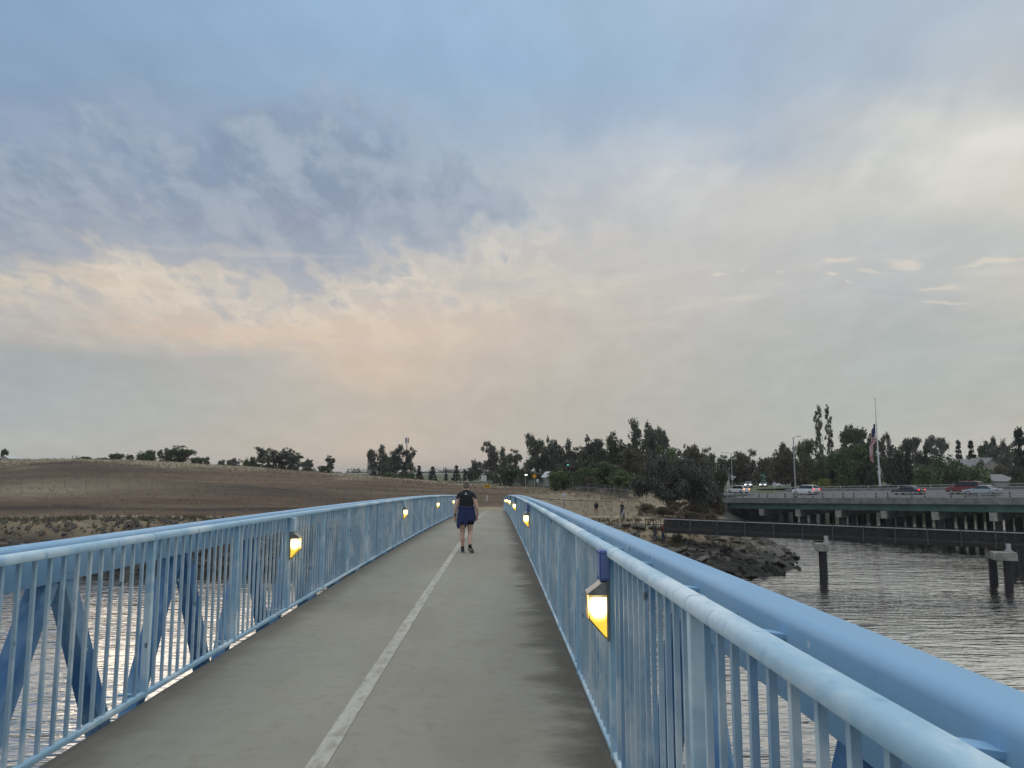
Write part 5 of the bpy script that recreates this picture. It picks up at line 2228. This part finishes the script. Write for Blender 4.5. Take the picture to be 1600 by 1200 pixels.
b = gp(761, 97)
post_sign('arrow_sign', 761, 759.5, 0, 97, (.80, .40), 'rect', M['sign_yellow'], 'yellow sign with a black two-way arrow beyond the end of the bridge', base=b, mark=arrows, post=M['wood'])
b = gp(761, 96.8)
mb = MB()
mb.box((0, 0, 0), (.11, .05, .75))
o = mb.build('marker_post', M['sign_white'])
o.location = (b.x + .02, b.y - .08, P(761, 778, 96.6).z)
tag(o, 'short white marker strip on the post under the two-way arrow sign', 'marker')
b = gp(835, 138)
post_sign('warning_sign', 835, 744, 0, 138, (.95, .95), 'diamond', M['sign_yellow'], 'yellow diamond warning sign in front of the screened fence', base=b)
b = gp(840, 136)
post_sign('notice_sign', 840, 751, 0, 136, (.55, .6), 'rect', M['sign_back'], 'small pale notice sign right of the yellow diamond sign', base=b)
b = gp(756, 160)
post_sign('banner_sign', 756.5, 747, 0, 160, (1.2, 1.15), 'rect', M['sign_white'], 'white square board standing on the field above the arrow sign', base=b, rz_=.15)
b = gp(888, 96)
post_sign('notice_sign', 881, 774, 0, 96, (.62, .55), 'rect', M['sign_back'], 'pale notice board on the wire fence right of the bridge', base=gp(881, 97.6))

# lamp on a low post by the fence, traffic light, far street light
b = gp(821, 140)
o = empty('path_lamp', b)
tag(o, 'small white hooded lamp on a post by the screened fence', 'lamp')
zt = P(821, 742, 140).z - b.z
mb = MB()
mb.tube([(0, 0, 0), (0, 0, zt)], .05, 8)
mb.build('post', M['galv'], o)
mb = MB()
mb.box((.12, -.05, zt), (.45, .25, .22))
mb.build('lamp_head', M['spot_white'], o, bevel=.05)
for u, v_, d, nm, lab, mt in ((887.5, 726.5, 150, 'traffic_light', 'small lit green traffic light among the dark trees', 'spot_green'),
                              (951.5, 725.5, 150, 'street_lamp', 'tiny lit white street light among the dark green trees', 'spot_white'),
                              (1126, 737.5, 195, 'porch_lamp', 'bright lamp on the front of the white house', 'spot_white')):
    b = gp(u, d)
    o = empty(nm, b)
    tag(o, lab, 'lamp')
    q = P(u, v_, d) - b
    mb = MB()
    mb.tube([(0, .3, 0), (0, .3, q.z + .2)], .07, 8)
    mb.build('pole', M['black'], o)
    mb = MB()
    mb.box((0, .2, q.z), (.42, .30, .9 if mt == 'spot_green' else .4))
    hb = mb.build('housing', M['black'], o, bevel=.04)
    mb = MB()
    mb.tube([(0, .0, q.z), (0, .08, q.z)], .13, 12)
    mb.build('lens', M[mt], hb)

# telecom mast and pale tower on the left skyline
b = gp(635, 275)
o = empty('telecom_mast', b)
tag(o, 'slim telecom mast with a cluster of panel antennas above the trees', 'mast')
zt = P(635, 684, 275).z - b.z
mb = MB()
mb.tube([(0, 0, 0), (0, 0, zt)], [.28, .16], 10)
mb.build('pole', M['galv'], o)
for k in range(3):
    a = k * 2.09 + .4
    mb = MB()
    mb.box((math.cos(a) * .62, math.sin(a) * .62, zt - .9), (.42, .34, 2.0))
    mb.box((math.cos(a) * .32, math.sin(a) * .32, zt - .9), (.3, .3, .14))
    mb.build('antenna', M['galv'], o)
b = gp(578, 420)
o = empty('water_tower', b)
tag(o, 'pale grey block tower half hidden by the hazy gum', 'tower')
zt = P(578, 705, 420).z - b.z
mb = MB()
mb.box((0, 0, zt / 2), (2.6, 2.6, zt))
mb.build('shaft', M['house_tan'], o)
mb = MB()
mb.box((0, 0, zt + .15), (2.9, 2.9, .3))
mb.build('roof', M['roof_grey'], o)


# ------------------------------------------------------------------ houses
def house(u, row_eave, row_ridge, row_base, wpx, d, depth, label, wall, roof, rz_=0.0, gable=True):
    b = P(u, row_base, d)
    b.z = min(b.z, tz(b.x, b.y) + .2)
    o = empty('house', b, rz_)
    tag(o, label, 'house')
    ze, zr = P(u, row_eave, d).z - b.z, P(u, row_ridge, d).z - b.z
    w = wpx / F * d
    mb = MB()
    mb.box((0, depth / 2, ze / 2 - .3), (w, depth, ze + .6))
    if gable:
        mb.poly([(-w / 2, 0, ze), (w / 2, 0, ze), (0, 0, zr - .25), (-w / 2, depth, ze), (w / 2, depth, ze), (0, depth, zr - .25)], [(0, 1, 2), (5, 4, 3), (0, 2, 5, 3), (1, 4, 5, 2)])
    mb.build('wall', wall, o)
    mb = MB()
    if gable:
        for s in (-1, 1):
            mb.poly([(s * (w / 2 + .4), -.5, ze - .25), (0, -.5, zr), (0, depth + .5, zr), (s * (w / 2 + .4), depth + .5, ze - .25),
                     (s * (w / 2 + .4), -.5, ze - .05), (0, -.5, zr + .2), (0, depth + .5, zr + .2), (s * (w / 2 + .4), depth + .5, ze - .05)],
                    [(0, 1, 2, 3), (7, 6, 5, 4), (0, 4, 5, 1), (1, 5, 6, 2), (2, 6, 7, 3), (3, 7, 4, 0)])
    else:
        mb.poly([(-w / 2 - .4, -.5, ze), (w / 2 + .4, -.5, ze), (w / 2 + .4, depth + .5, ze), (-w / 2 - .4, depth + .5, ze), (-w * .42, depth * .5, zr), (w * .42, depth * .5, zr)],
                [(0, 1, 5, 4), (2, 3, 4, 5), (1, 2, 5), (3, 0, 4), (3, 2, 1, 0)])
    mb.build('roof', roof, o)
    for s in (-.26, .26):
        mb = MB()
        mb.box((s * w, -.04, ze * .58), (w * .16, .12, ze * .34))
        fr = mb.build('window', M['house_white'], o)
        mb = MB()
        mb.box((s * w, -.09, ze * .58), (w * .13, .06, ze * .28))
        mb.build('pane', M['pane_dark'], fr)
    mb = MB()
    mb.box((0, -.05, ze * .35), (w * .12, .12, ze * .68))
    mb.build('door', M['wood'], o)
    return o


house(1127, 741, 725, 757, 26, 205, 9, 'white house with a steep grey gable behind two cypresses', M['house_white'], M['roof_grey'])
house(862, 745, 738, 753, 9, 170, 5, 'small white house under the great dark gum', M['house_white'], M['house_white'], .2)
house(1519, 727, 717, 745, 24, 225, 9, 'flat tan house between the trees above the red car', M['house_tan'], M['roof_grey'], 0, False)
house(1552, 729, 716, 748, 30, 215, 9, 'tan gabled house right of the flat tan house', M['house_tan'], M['roof_grey'])
house(1573, 752, 741, 765, 40, 185, 9, 'house with a broad pale grey roof left of the rightmost conifer', M['house_tan'], M['roof_grey'], .1, False)
house(7, 716, 712.5, 721, 11, 258, 5, 'tiny pale hut on the far left skyline', M['house_white'], M['house_white'])


# ------------------------------------------------------------------ fences
def fence(name, pts, hgt, step, mesh_mat, post_mat, label, post_r=.035, rail=True, cap=.0):
    o = empty(name, pts[0])
    tag(o, label, 'fence')
    base = Vector(pts[0])
    total = []
    for a, b_ in zip(pts[:-1], pts[1:]):
        n = max(1, int((Vector(b_) - Vector(a)).length / step))
        for i in range(n):
            total.append(Vector(a).lerp(Vector(b_), i / n))
    total.append(Vector(pts[-1]))
    tz_ = terrain(np.array([p.x for p in total]), np.array([p.y for p in total]))
    total = [Vector((p.x, p.y, z)) for p, z in zip(total, tz_)]
    for p in total:
        mb = MB()
        q = p - base
        mb.tube([q - Vector((0, 0, .3)), q + Vector((0, 0, hgt + cap))], post_r, 6)
        mb.build('post', post_mat, o)
    if rail:
        mb = MB()
        for a, b_ in zip(total[:-1], total[1:]):
            mb.beam(a - base + Vector((0, 0, hgt)), b_ - base + Vector((0, 0, hgt)), .05, .05)
        mb.build('top_rail', post_mat if rail is True else rail, o)
    mb = MB()
    for a, b_ in zip(total[:-1], total[1:]):
        a, b_ = a - base, b_ - base
        mb.poly([a + Vector((0, .01, .05)), b_ + Vector((0, .01, .05)), b_ + Vector((0, .01, hgt - .03)), a + Vector((0, .01, hgt - .03))], [(0, 1, 2, 3)])
    mb.build('netting', mesh_mat, o)
    return o


fence('wire_fence', [gp(u, d) for u, d in ((-30, 118), (345, 112), (540, 109), (745, 106))], 1.75, 3.7, M['mesh_fine'], M['wood'],
      'long thin wire fence with grey posts along the foot of the left hill')
fence('wire_fence', [gp(u, d) for u, d in ((745, 106), (800, 103), (838, 100), (880, 97), (955, 95))], 1.25, 3.9, M['mesh_fine'], M['wood'],
      'wire fence with a sagging top rail crossing the field right of the bridge', rail=M['steel_dark'])
fence('screen_fence', [gp(u, d) for u, d in ((788, 172), (850, 150), (905, 132), (960, 118), (981, 112))], 1.75, 3.0, M['mesh_dark'], M['wood'],
      'dark screened fence with pale posts below the green shrubs', post_r=.05, rail=False)
fence('wire_fence', [gp(u, d) for u, d in ((900, 118), (981, 108), (990, 108))], 1.7, 3.0, M['mesh_fine'], M['wood'],
      'short chain-link fence with a tall end post below the screened fence', post_r=.05)
for u, v0, v1, lab in ((112, 714, 730, 'left of two thin stakes on the left skyline'), (118, 717, 729, 'right of two thin stakes on the left skyline')):
    b = gp(u, 186)
    mb = MB()
    hh = P(u, v0, 186).z - b.z
    mb.tube([(0, 0, -.2), (.02, 0, max(.8, hh))], .06, 6)
    mb.box((.02, 0, max(.8, hh) - .1), (.35, .05, .22))
    o = mb.build('stake', M['wood'])
    o.location = b
    tag(o, lab, 'stake')
# ------------------------------------------------------------------ people
def ellipse_rings(rows, n=18):
    """rows: (centre, rx, ry, tilt dir) -> rings in planes square to the path"""
    out = []
    cs = [Vector(r[0]) for r in rows]
    for i, r in enumerate(rows):
        d = (cs[min(i + 1, len(cs) - 1)] - cs[max(i - 1, 0)]).normalized()
        x = Vector((1, 0, 0))
        x = (x - d * x.dot(d)).normalized()
        y = d.cross(x)
        out.append([cs[i] + x * math.cos(2 * math.pi * k / n) * r[1] + y * math.sin(2 * math.pi * k / n) * r[2] for k in range(n)])
    return out


def limb(mb, rows, n=14):
    mb.rings(ellipse_rings(rows, n))


def ball(mb, c, r, n=10):
    c = Vector(c)
    rings = []
    for i in range(1, n):
        a = math.pi * i / n
        rings.append([c + Vector((math.sin(a) * math.cos(2 * math.pi * k / 14) * r[0], math.sin(a) * math.sin(2 * math.pi * k / 14) * r[1], -math.cos(a) * r[2])) for k in range(14)])
    mb.rings(rings)


def fuse(mb, name, mat, parent, vox=.007, smooth=6):
    """join overlapping limbs into one continuous skin"""
    o = mb.build(name, mat, parent)
    md = o.modifiers.new('r', 'REMESH')
    md.mode = 'VOXEL'
    md.voxel_size = vox
    ms = o.modifiers.new('s', 'SMOOTH')
    ms.iterations = smooth
    ms.factor = .5
    dg = bpy.context.evaluated_depsgraph_get()
    me_ = bpy.data.meshes.new_from_object(o.evaluated_get(dg))
    o.modifiers.clear()
    o.data = me_
    me_.name = name
    if not me_.materials:
        me_.materials.append(mat)
    me_.polygons.foreach_set('use_smooth', [True] * len(me_.polygons))
    return o


def hand(mb, w, d, up_, side_):
    """palm and five curled fingers; w wrist, d along the hand, side_ towards the thumb"""
    w, d, s = Vector(w), Vector(d).normalized(), Vector(side_).normalized()
    nrm_ = d.cross(s).normalized() * up_
    limb(mb, [(w, .026, .019), (w + d * .04, .036, .017), (w + d * .085, .040, .015), (w + d * .10, .034, .012)], 10)
    for k, ln in enumerate((.066, .076, .070, .055)):
        b = w + d * .09 + s * (.028 - .0185 * k)
        m_ = b + d * ln * .5 + nrm_ * .008
        e = b + d * ln * .85 + nrm_ * .032
        mb.tube([b - d * .02, m_, e], [.0088, .0082, .0068], 8)
    b = w + d * .03 + s * .030
    mb.tube([b, b + d * .035 + s * .022 + nrm_ * .008, b + d * .068 + s * .024 + nrm_ * .020], [.011, .010, .008], 8)


skin = simple('skin', (.60, .385, .29), .55, .10, 9)
M['skin'] = skin
M['hair'] = simple('brown_grey_hair', (.20, .145, .105), .6, .5, 30)
M['hair_black'] = simple('black_hair', (.018, .016, .016), .6, .3, 30)
M['tee'] = simple('black_shirt', (.018, .019, .021), .85, .25, 14, bmp=.3)
M['navy'] = simple('navy_jacket', (.012, .019, .090), .6, .35, 9, bmp=.4)
M['navy_dark'] = simple('black_shorts', (.010, .010, .016), .8, .3, 9)
M['sock'] = simple('black_sock', (.012, .012, .013), .9, .2, 20)
M['shoe'] = simple('grey_trainer', (.045, .045, .055), .7, .35, 20)
M['sole'] = simple('trainer_sole', (.26, .26, .26), .7, .1, 20)
M['logo'] = simple('shirt_logo', (.62, .62, .62), .7, .05, 20)
M['red_top'] = simple('dark_red_top', (.16, .022, .022), .85, .25, 12)
M['jeans'] = simple('blue_jeans', (.045, .06, .11), .85, .2, 12)
M['khaki'] = simple('pale_trousers', (.34, .29, .22), .85, .15, 12)
M['dark_cloth'] = simple('dark_jacket', (.018, .018, .024), .85, .25, 12)
M['pale_cloth'] = simple('pale_shirt', (.34, .36, .42), .85, .15, 12)


def head_geo(mb, c, yaw=0.0):
    """skull, jaw, nose, ears, facing +y before yaw"""
    rot = Matrix.Rotation(yaw, 3, 'Z')
    c = Vector(c)

    def q(x, y, z):
        return c + rot @ Vector((x, y, z))
    ball(mb, q(0, -.008, .018), (.075, .092, .096))
    ball(mb, q(0, .030, -.048), (.055, .060, .062))
    ball(mb, q(0, .094, -.018), (.013, .018, .020))
    for s in (-1, 1):
        ball(mb, q(s * .077, -.004, -.006), (.010, .018, .028))
        ball(mb, q(s * .031, .074, .006), (.017, .013, .011))
    ball(mb, q(0, .080, -.055), (.024, .012, .009))
    ball(mb, q(0, .070, .030), (.050, .022, .012))


def walker():
    y = 18.0
    fp = P(729, 863, y)
    x0 = fp.x
    z0 = deck_z(y) + .001
    o = empty('person', (x0, y, z0), -.02)
    tag(o, 'woman walking away on the bridge, black T-shirt, blue jacket tied at waist, black shorts', 'person')
    mb = MB()
    # standing leg (viewer's left), other leg just behind and turned out, heel leaving the ground
    limb(mb, [((-.085, 0, .86), .100, .105), ((-.092, .012, .70), .088, .095), ((-.092, .020, .55), .066, .070), ((-.090, .018, .48), .058, .060),
              ((-.090, .000, .40), .057, .064), ((-.086, -.012, .32), .060, .068), ((-.082, -.010, .22), .044, .050), ((-.080, .002, .12), .034, .040), ((-.080, .004, .07), .036, .044)])
    limb(mb, [((.085, 0, .86), .100, .105), ((.096, .020, .70), .088, .095), ((.098, .040, .56), .066, .070), ((.098, .032, .49), .056, .060),
              ((.100, -.015, .41), .055, .064), ((.102, -.075, .345), .058, .066), ((.104, -.135, .26), .043, .050), ((.106, -.175, .185), .034, .040), ((.108, -.182, .14), .036, .044)])
    ball(mb, (-.080, .055, .045), (.040, .10, .038))
    ball(mb, (.112, -.135, .085), (.038, .08, .036))
    # trunk
    limb(mb, [((0, 0, .80), .165, .125), ((0, .005, .90), .178, .135), ((0, .010, 1.02), .165, .125), ((0, .012, 1.12), .158, .118), ((0, .010, 1.24), .168, .122),
              ((0, .006, 1.34), .166, .118), ((0, .0, 1.405), .138, .090), ((0, .0, 1.452), .080, .064), ((0, .006, 1.50), .056, .058), ((0, .016, 1.56), .052, .056)], 20)
    # arms, a little away from the body, elbows bent out
    limb(mb, [((-.125, .0, 1.375), .055, .058), ((-.165, -.005, 1.345), .052, .056), ((-.192, -.012, 1.25), .048, .052), ((-.226, -.020, 1.12), .044, .047), ((-.242, -.022, 1.06), .042, .044),
              ((-.256, .000, .99), .042, .040), ((-.270, .030, .90), .030, .029), ((-.268, .045, .855), .025, .022)])
    limb(mb, [((.125, .0, 1.375), .055, .058), ((.165, -.005, 1.345), .052, .056), ((.196, -.014, 1.25), .049, .053), ((.236, -.026, 1.13), .046, .048), ((.252, -.030, 1.07), .043, .045),
              ((.264, -.014, 1.00), .043, .041), ((.270, .012, .91), .031, .029), ((.264, .024, .86), .025, .022)])
    hand(mb, (-.268, .046, .85), (.02, .14, -1), 1, (.35, 1, .1))
    hand(mb, (.263, .025, .855), (-.12, .12, -1), -1, (-.3, 1, .1))
    head_geo(mb, (0, .035, 1.585), .12)
    fuse(mb, 'body', M['skin'], o, .0062, 5)
    # hair: short, gathered up at the crown
    mb = MB()
    ball(mb, (0, .018, 1.612), (.083, .098, .096))
    ball(mb, (0, -.030, 1.575), (.070, .052, .072))
    ball(mb, (.006, -.052, 1.652), (.046, .040, .044))
    for k in range(7):
        a = k * .9
        mb.tube([(.006, -.05, 1.66), (.006 + math.cos(a) * .05, -.05 + math.sin(a) * .02, 1.69 + .012 * (k % 3))], [.016, .004], 6)
    fuse(mb, 'hair', M['hair'], o, .0065, 3)
    # shirt
    mb = MB()
    limb(mb, [((0, .010, 1.00), .180, .140), ((0, .012, 1.12), .172, .132), ((0, .010, 1.24), .182, .136), ((0, .006, 1.34), .178, .130), ((0, .0, 1.405), .150, .102), ((0, .0, 1.450), .094, .076), ((0, .003, 1.478), .072, .068)], 20)
    for s in (-1, 1):
        limb(mb, [((s * .105, .0, 1.385), .062, .068), ((s * .158, -.003, 1.365), .057, .063), ((s * .186, -.006, 1.31), .054, .058), ((s * .197, -.009, 1.262), .055, .058)])
    sh = fuse(mb, 'shirt', M['tee'], o, .0075, 4)
    mb = MB()
    yb = -.125
    mb.tube([(-.003, yb, 1.408), (-.003, yb - .006, 1.408)], .017, 12)
    mb.tube([(-.017, yb + .001, 1.379), (-.017, yb - .006, 1.379)], .014, 12)
    mb.tube([(.013, yb + .001, 1.379), (.013, yb - .006, 1.379)], .014, 12)
    mb.build('logo', M['logo'], sh)
    # shorts
    mb = MB()
    for s in (-1, 1):
        limb(mb, [((s * .080, .004, .92), .112, .128), ((s * .088, .010, .80), .110, .122), ((s * .094, .016, .665), .108, .116)])
    limb(mb, [((0, .004, .98), .186, .140), ((0, .004, .90), .192, .146), ((0, .006, .84), .185, .140)])
    fuse(mb, 'shorts', M['navy_dark'], o, .0085, 3)
    # jacket tied round the waist: a skirt of cloth with an uneven hem
    n = 64
    rr = random.Random(9)
    hem = []
    for k in range(n):
        a = 2 * math.pi * k / n
        x, yy = math.cos(a), math.sin(a)
        low_ = .74
        back = max(0, -yy)
        low_ -= .075 * back * (1 if x < .1 else .35)
        low_ -= .14 * math.exp(-((x + .86) / .16) ** 2) * (1 if yy < .3 else .2)
        low_ -= .085 * math.exp(-((x - .02) / .10) ** 2) * back
        low_ += .055 * math.exp(-((x + .28) / .10) ** 2) * back
        low_ += .05 * max(0, x) * back
        if yy > .3:
            low_ = .80
        hem.append(low_)
    rows_ = []
    for j in range(13):
        t = j / 12
        ring = []
        for k in range(n):
            a = 2 * math.pi * k / n
            z = 1.075 * (1 - t) + hem[k] * t
            w = .190 + .032 * min(1, t * 1.6) + .012 * math.sin(a * 7 + t * 2.5) * t + .006 * math.sin(a * 17 + 1) * t
            dd = .152 + .028 * min(1, t * 1.8) + .012 * math.sin(a * 9 + t * 3 + 1) * t
            if j == 0:
                w, dd = .178, .140
            ring.append((math.cos(a) * w, .006 + math.sin(a) * dd, z))
        rows_.append(ring)
    mb = MB()
    mb.rings(rows_, cap=False)
    jk = mb.build('tied_jacket', M['navy'], o)
    jk.data.polygons.foreach_set('use_smooth', [True] * len(jk.data.polygons))
    sm2 = jk.modifiers.new('cloth', 'SOLIDIFY')
    sm2.thickness = .012
    mb = MB()                                           # waist roll and knotted sleeves at the front
    mb.tube([(math.cos(a) * .188, .006 + math.sin(a) * .148, 1.065 + .006 * math.sin(a * 5)) for a in [2 * math.pi * k / 36 for k in range(37)]], .024, 8)
    mb.tube([(-.02, .165, 1.06), (-.06, .20, .98), (-.08, .20, .80), (-.09, .19, .66)], [.03, .04, .042, .03], 8)
    mb.tube([(.02, .165, 1.06), (.06, .20, .97), (.07, .20, .82), (.08, .19, .70)], [.03, .04, .042, .03], 8)
    ball(mb, (0, .175, 1.06), (.05, .04, .04))
    fuse(mb, 'sleeve', M['navy'], jk, .008, 3)
    mb = MB()
    mb.tube([(-.213, -.030, .98), (-.219, -.030, .90), (-.224, -.026, .82)], .0035, 6)
    mb.build('zip', M['logo'], jk)
    for s, px_, py_, pz_, tilt in ((-1, -.080, .035, 0, 0.0), (1, .108, -.150, .062, -.42)):
        mb = MB()
        zz = pz_
        ring = []
        rot = Matrix.Rotation(-.38 if s > 0 else .05, 3, 'Z') @ Matrix.Rotation(tilt, 3, 'X')
        for yy, w, zb, zt in ((-.085, .030, .02, .085), (-.065, .040, .012, .105), (-.02, .042, .012, .110), (.04, .044, .012, .085), (.09, .047, .012, .066), (.135, .042, .014, .052), (.160, .024, .02, .040)):
            ring.append([Vector((px_, py_, pz_)) + rot @ Vector((math.cos(a) * w, yy, (zb + zt) / 2 + math.sin(a) * (zt - zb) / 2)) for a in [2 * math.pi * k / 14 for k in range(14)]])
        mb.rings(ring)
        shoe = mb.build('shoe', M['shoe'], o)
        shade_smooth(shoe, 60)
        mb = MB()
        ring = []
        for yy, w in ((-.092, .022), (-.075, .042), (-.02, .045), (.04, .047), (.09, .050), (.14, .044), (.166, .022)):
            ring.append([Vector((px_, py_, pz_)) + rot @ Vector((x * w, yy, z)) for x, z in ((-1, .0), (1, .0), (1, .026), (-1, .026))])
        mb.rings(ring)
        mb.build('sole', M['sole'], shoe)
        mb = MB()
        cx, cy = (-.080, .002) if s < 0 else (.107, -.178)
        limb(mb, [((cx, cy, .075 + pz_), .042, .050), ((cx, cy, .11 + pz_), .038, .045), ((cx, cy + (.0 if s < 0 else .004), .145 + pz_), .039, .046)])
        mb.build('sock', M['sock'], o)
    mb = MB()
    mb.tube([(-.2695, .026, .915), (-.2700, .034, .888)], .035, 14)
    mb.build('watch', M['black'], o)
    return o


walker()


def small_person(u, row_feet, d, hgt, label, top, bottom, hair, rz_, step=.12, arm='down', on=None, extra=None):
    b = gp(u, d)
    if on is not None:
        b = on
    o = empty('person', b, rz_)
    tag(o, label, 'person')
    k = hgt / 1.70
    o.scale = (k, k, k)
    mb = MB()
    for s in (-1, 1):
        f = step * s
        limb(mb, [((s * .09, 0, .88), .098, .105), ((s * .09, f * .45 + .02, .68), .080, .088), ((s * .088, f * .7 + .03, .50), .056, .06), ((s * .086, f * .85, .33), .055, .062), ((s * .084, f, .10), .036, .042)])
        ball(mb, (s * .084, f + .05, .04), (.042, .12, .04))
    limb(mb, [((0, 0, .82), .160, .120), ((0, 0, .92), .165, .125), ((0, 0, 1.08), .145, .110), ((0, 0, 1.25), .170, .118), ((0, 0, 1.38), .180, .105), ((0, 0, 1.46), .080, .065), ((0, .01, 1.56), .052, .055)], 18)
    for s in (-1, 1):
        if arm == 'front':
            pts = [((s * .165, 0, 1.40), .058, .058), ((s * .215, .0, 1.28), .048, .050), ((s * .225, .03, 1.12), .042, .043), ((s * .17, .16, 1.08), .037, .036), ((s * .09, .25, 1.10), .026, .025)]
            w, dd = (s * .088, .255, 1.10), (-s * .7, .5, .05)
        else:
            g = -step * s * .8
            pts = [((s * .165, 0, 1.40), .058, .058), ((s * .215, .0, 1.30), .049, .050), ((s * .235, g * .4, 1.12), .042, .043), ((s * .24, g * .8 + .02, .98), .037, .036), ((s * .238, g + .05, .87), .026, .024)]
            w, dd = (s * .238, g + .052, .865), (0, .2, -1)
        limb(mb, pts)
        hand(mb, w, dd, s, (-s * .2, 1, .3) if arm != 'front' else (0, 0, 1))
    head_geo(mb, (0, .03, 1.60))
    fuse(mb, 'body', M['skin'], o, .010, 4)
    mb = MB()
    ball(mb, (0, .012, 1.625), (.086, .10, .098))
    ball(mb, (0, -.035, 1.575), (.076, .056, .085))
    fuse(mb, 'hair', hair, o, .012, 2)
    mb = MB()
    limb(mb, [((0, 0, .80), .182, .142), ((0, 0, .92), .182, .142), ((0, 0, 1.08), .165, .130), ((0, 0, 1.25), .188, .136), ((0, 0, 1.39), .192, .118), ((0, 0, 1.46), .10, .08), ((0, 0, 1.50), .075, .07)], 18)
    for s in (-1, 1):
        g = -step * s * .8
        if arm == 'front':
            limb(mb, [((s * .15, 0, 1.41), .070, .070), ((s * .217, .0, 1.28), .060, .062), ((s * .227, .03, 1.11), .055, .055), ((s * .17, .165, 1.08), .047, .046), ((s * .12, .22, 1.09), .040, .040)])
        else:
            limb(mb, [((s * .15, 0, 1.41), .070, .070), ((s * .217, .0, 1.30), .060, .062), ((s * .237, g * .4, 1.12), .053, .054), ((s * .242, g * .8 + .02, .97), .047, .046), ((s * .240, g + .045, .89), .040, .038)])
    fuse(mb, 'jacket', top, o, .011, 3)
    mb = MB()
    for s in (-1, 1):
        f = step * s
        limb(mb, [((s * .085, 0, .94), .108, .122), ((s * .09, f * .45 + .02, .68), .094, .10), ((s * .088, f * .7 + .03, .50), .074, .078), ((s * .086, f * .85, .33), .068, .073), ((s * .084, f, .09), .058, .062)])
    fuse(mb, 'trousers', bottom, o, .011, 3)
    for s in (-1, 1):
        mb = MB()
        ball(mb, (s * .084, step * s + .05, .042), (.050, .135, .044))
        mb.build('shoe', M['sock'], o)
    return o


small_person(931, 806, 90, 1.72, 'walker in dark jacket and pale trousers on the dirt trail', M['dark_cloth'], M['khaki'], M['hair_black'], 2.6)
small_person(971, 813, 86, 1.78, 'dark-clothed adult carrying something pale on the lower trail', M['dark_cloth'], M['jeans'], M['hair_black'], 2.2, arm='front')
small_person(973.5, 815, 84.5, 1.12, 'small child in a pale top in front of the dark-clothed adult', M['pale_cloth'], M['jeans'], M['hair_black'], 2.2, step=.08)
gq = GA0 - gd * .004 + gn * .9
gq.z = tz(gq.x, gq.y) + .02
small_person(1043, 826, 73, 1.68, 'person in dark red top at the landward end of the dark gangway', M['red_top'], M['jeans'], M['hair_black'], 1.2, on=gq.copy())
gq2 = gq - Vector((.75, -.35, 0))
gq2.z = tz(gq2.x, gq2.y) + .02
small_person(1036, 826, 73, 1.66, 'person in dark clothes left of the red-topped person', M['dark_cloth'], M['jeans'], M['hair_black'], 1.6, on=gq2.copy())

# ------------------------------------------------------------------ air
mb = MB()
mb.box((0, 2400, 10), (9000, 5200, 48))
hz_ = mb.build('haze', None)
hz_.data.materials.clear()
hm = bpy.data.materials.new('haze_air')
hm.use_nodes = True
hm.node_tree.nodes.remove(hm.node_tree.nodes['Principled BSDF'])
TH = NT(hm.node_tree)
pv = TH.add('ShaderNodeVolumePrincipled')
pv.inputs['Color'].default_value = (.86, .88, .92, 1)
pv.inputs['Density'].default_value = .00017
pv.inputs['Anisotropy'].default_value = .2
TH.l.new(pv.outputs[0], TH.n['Material Output'].inputs['Volume'])
hz_.data.materials.append(hm)
tag(hz_, kind='stuff')
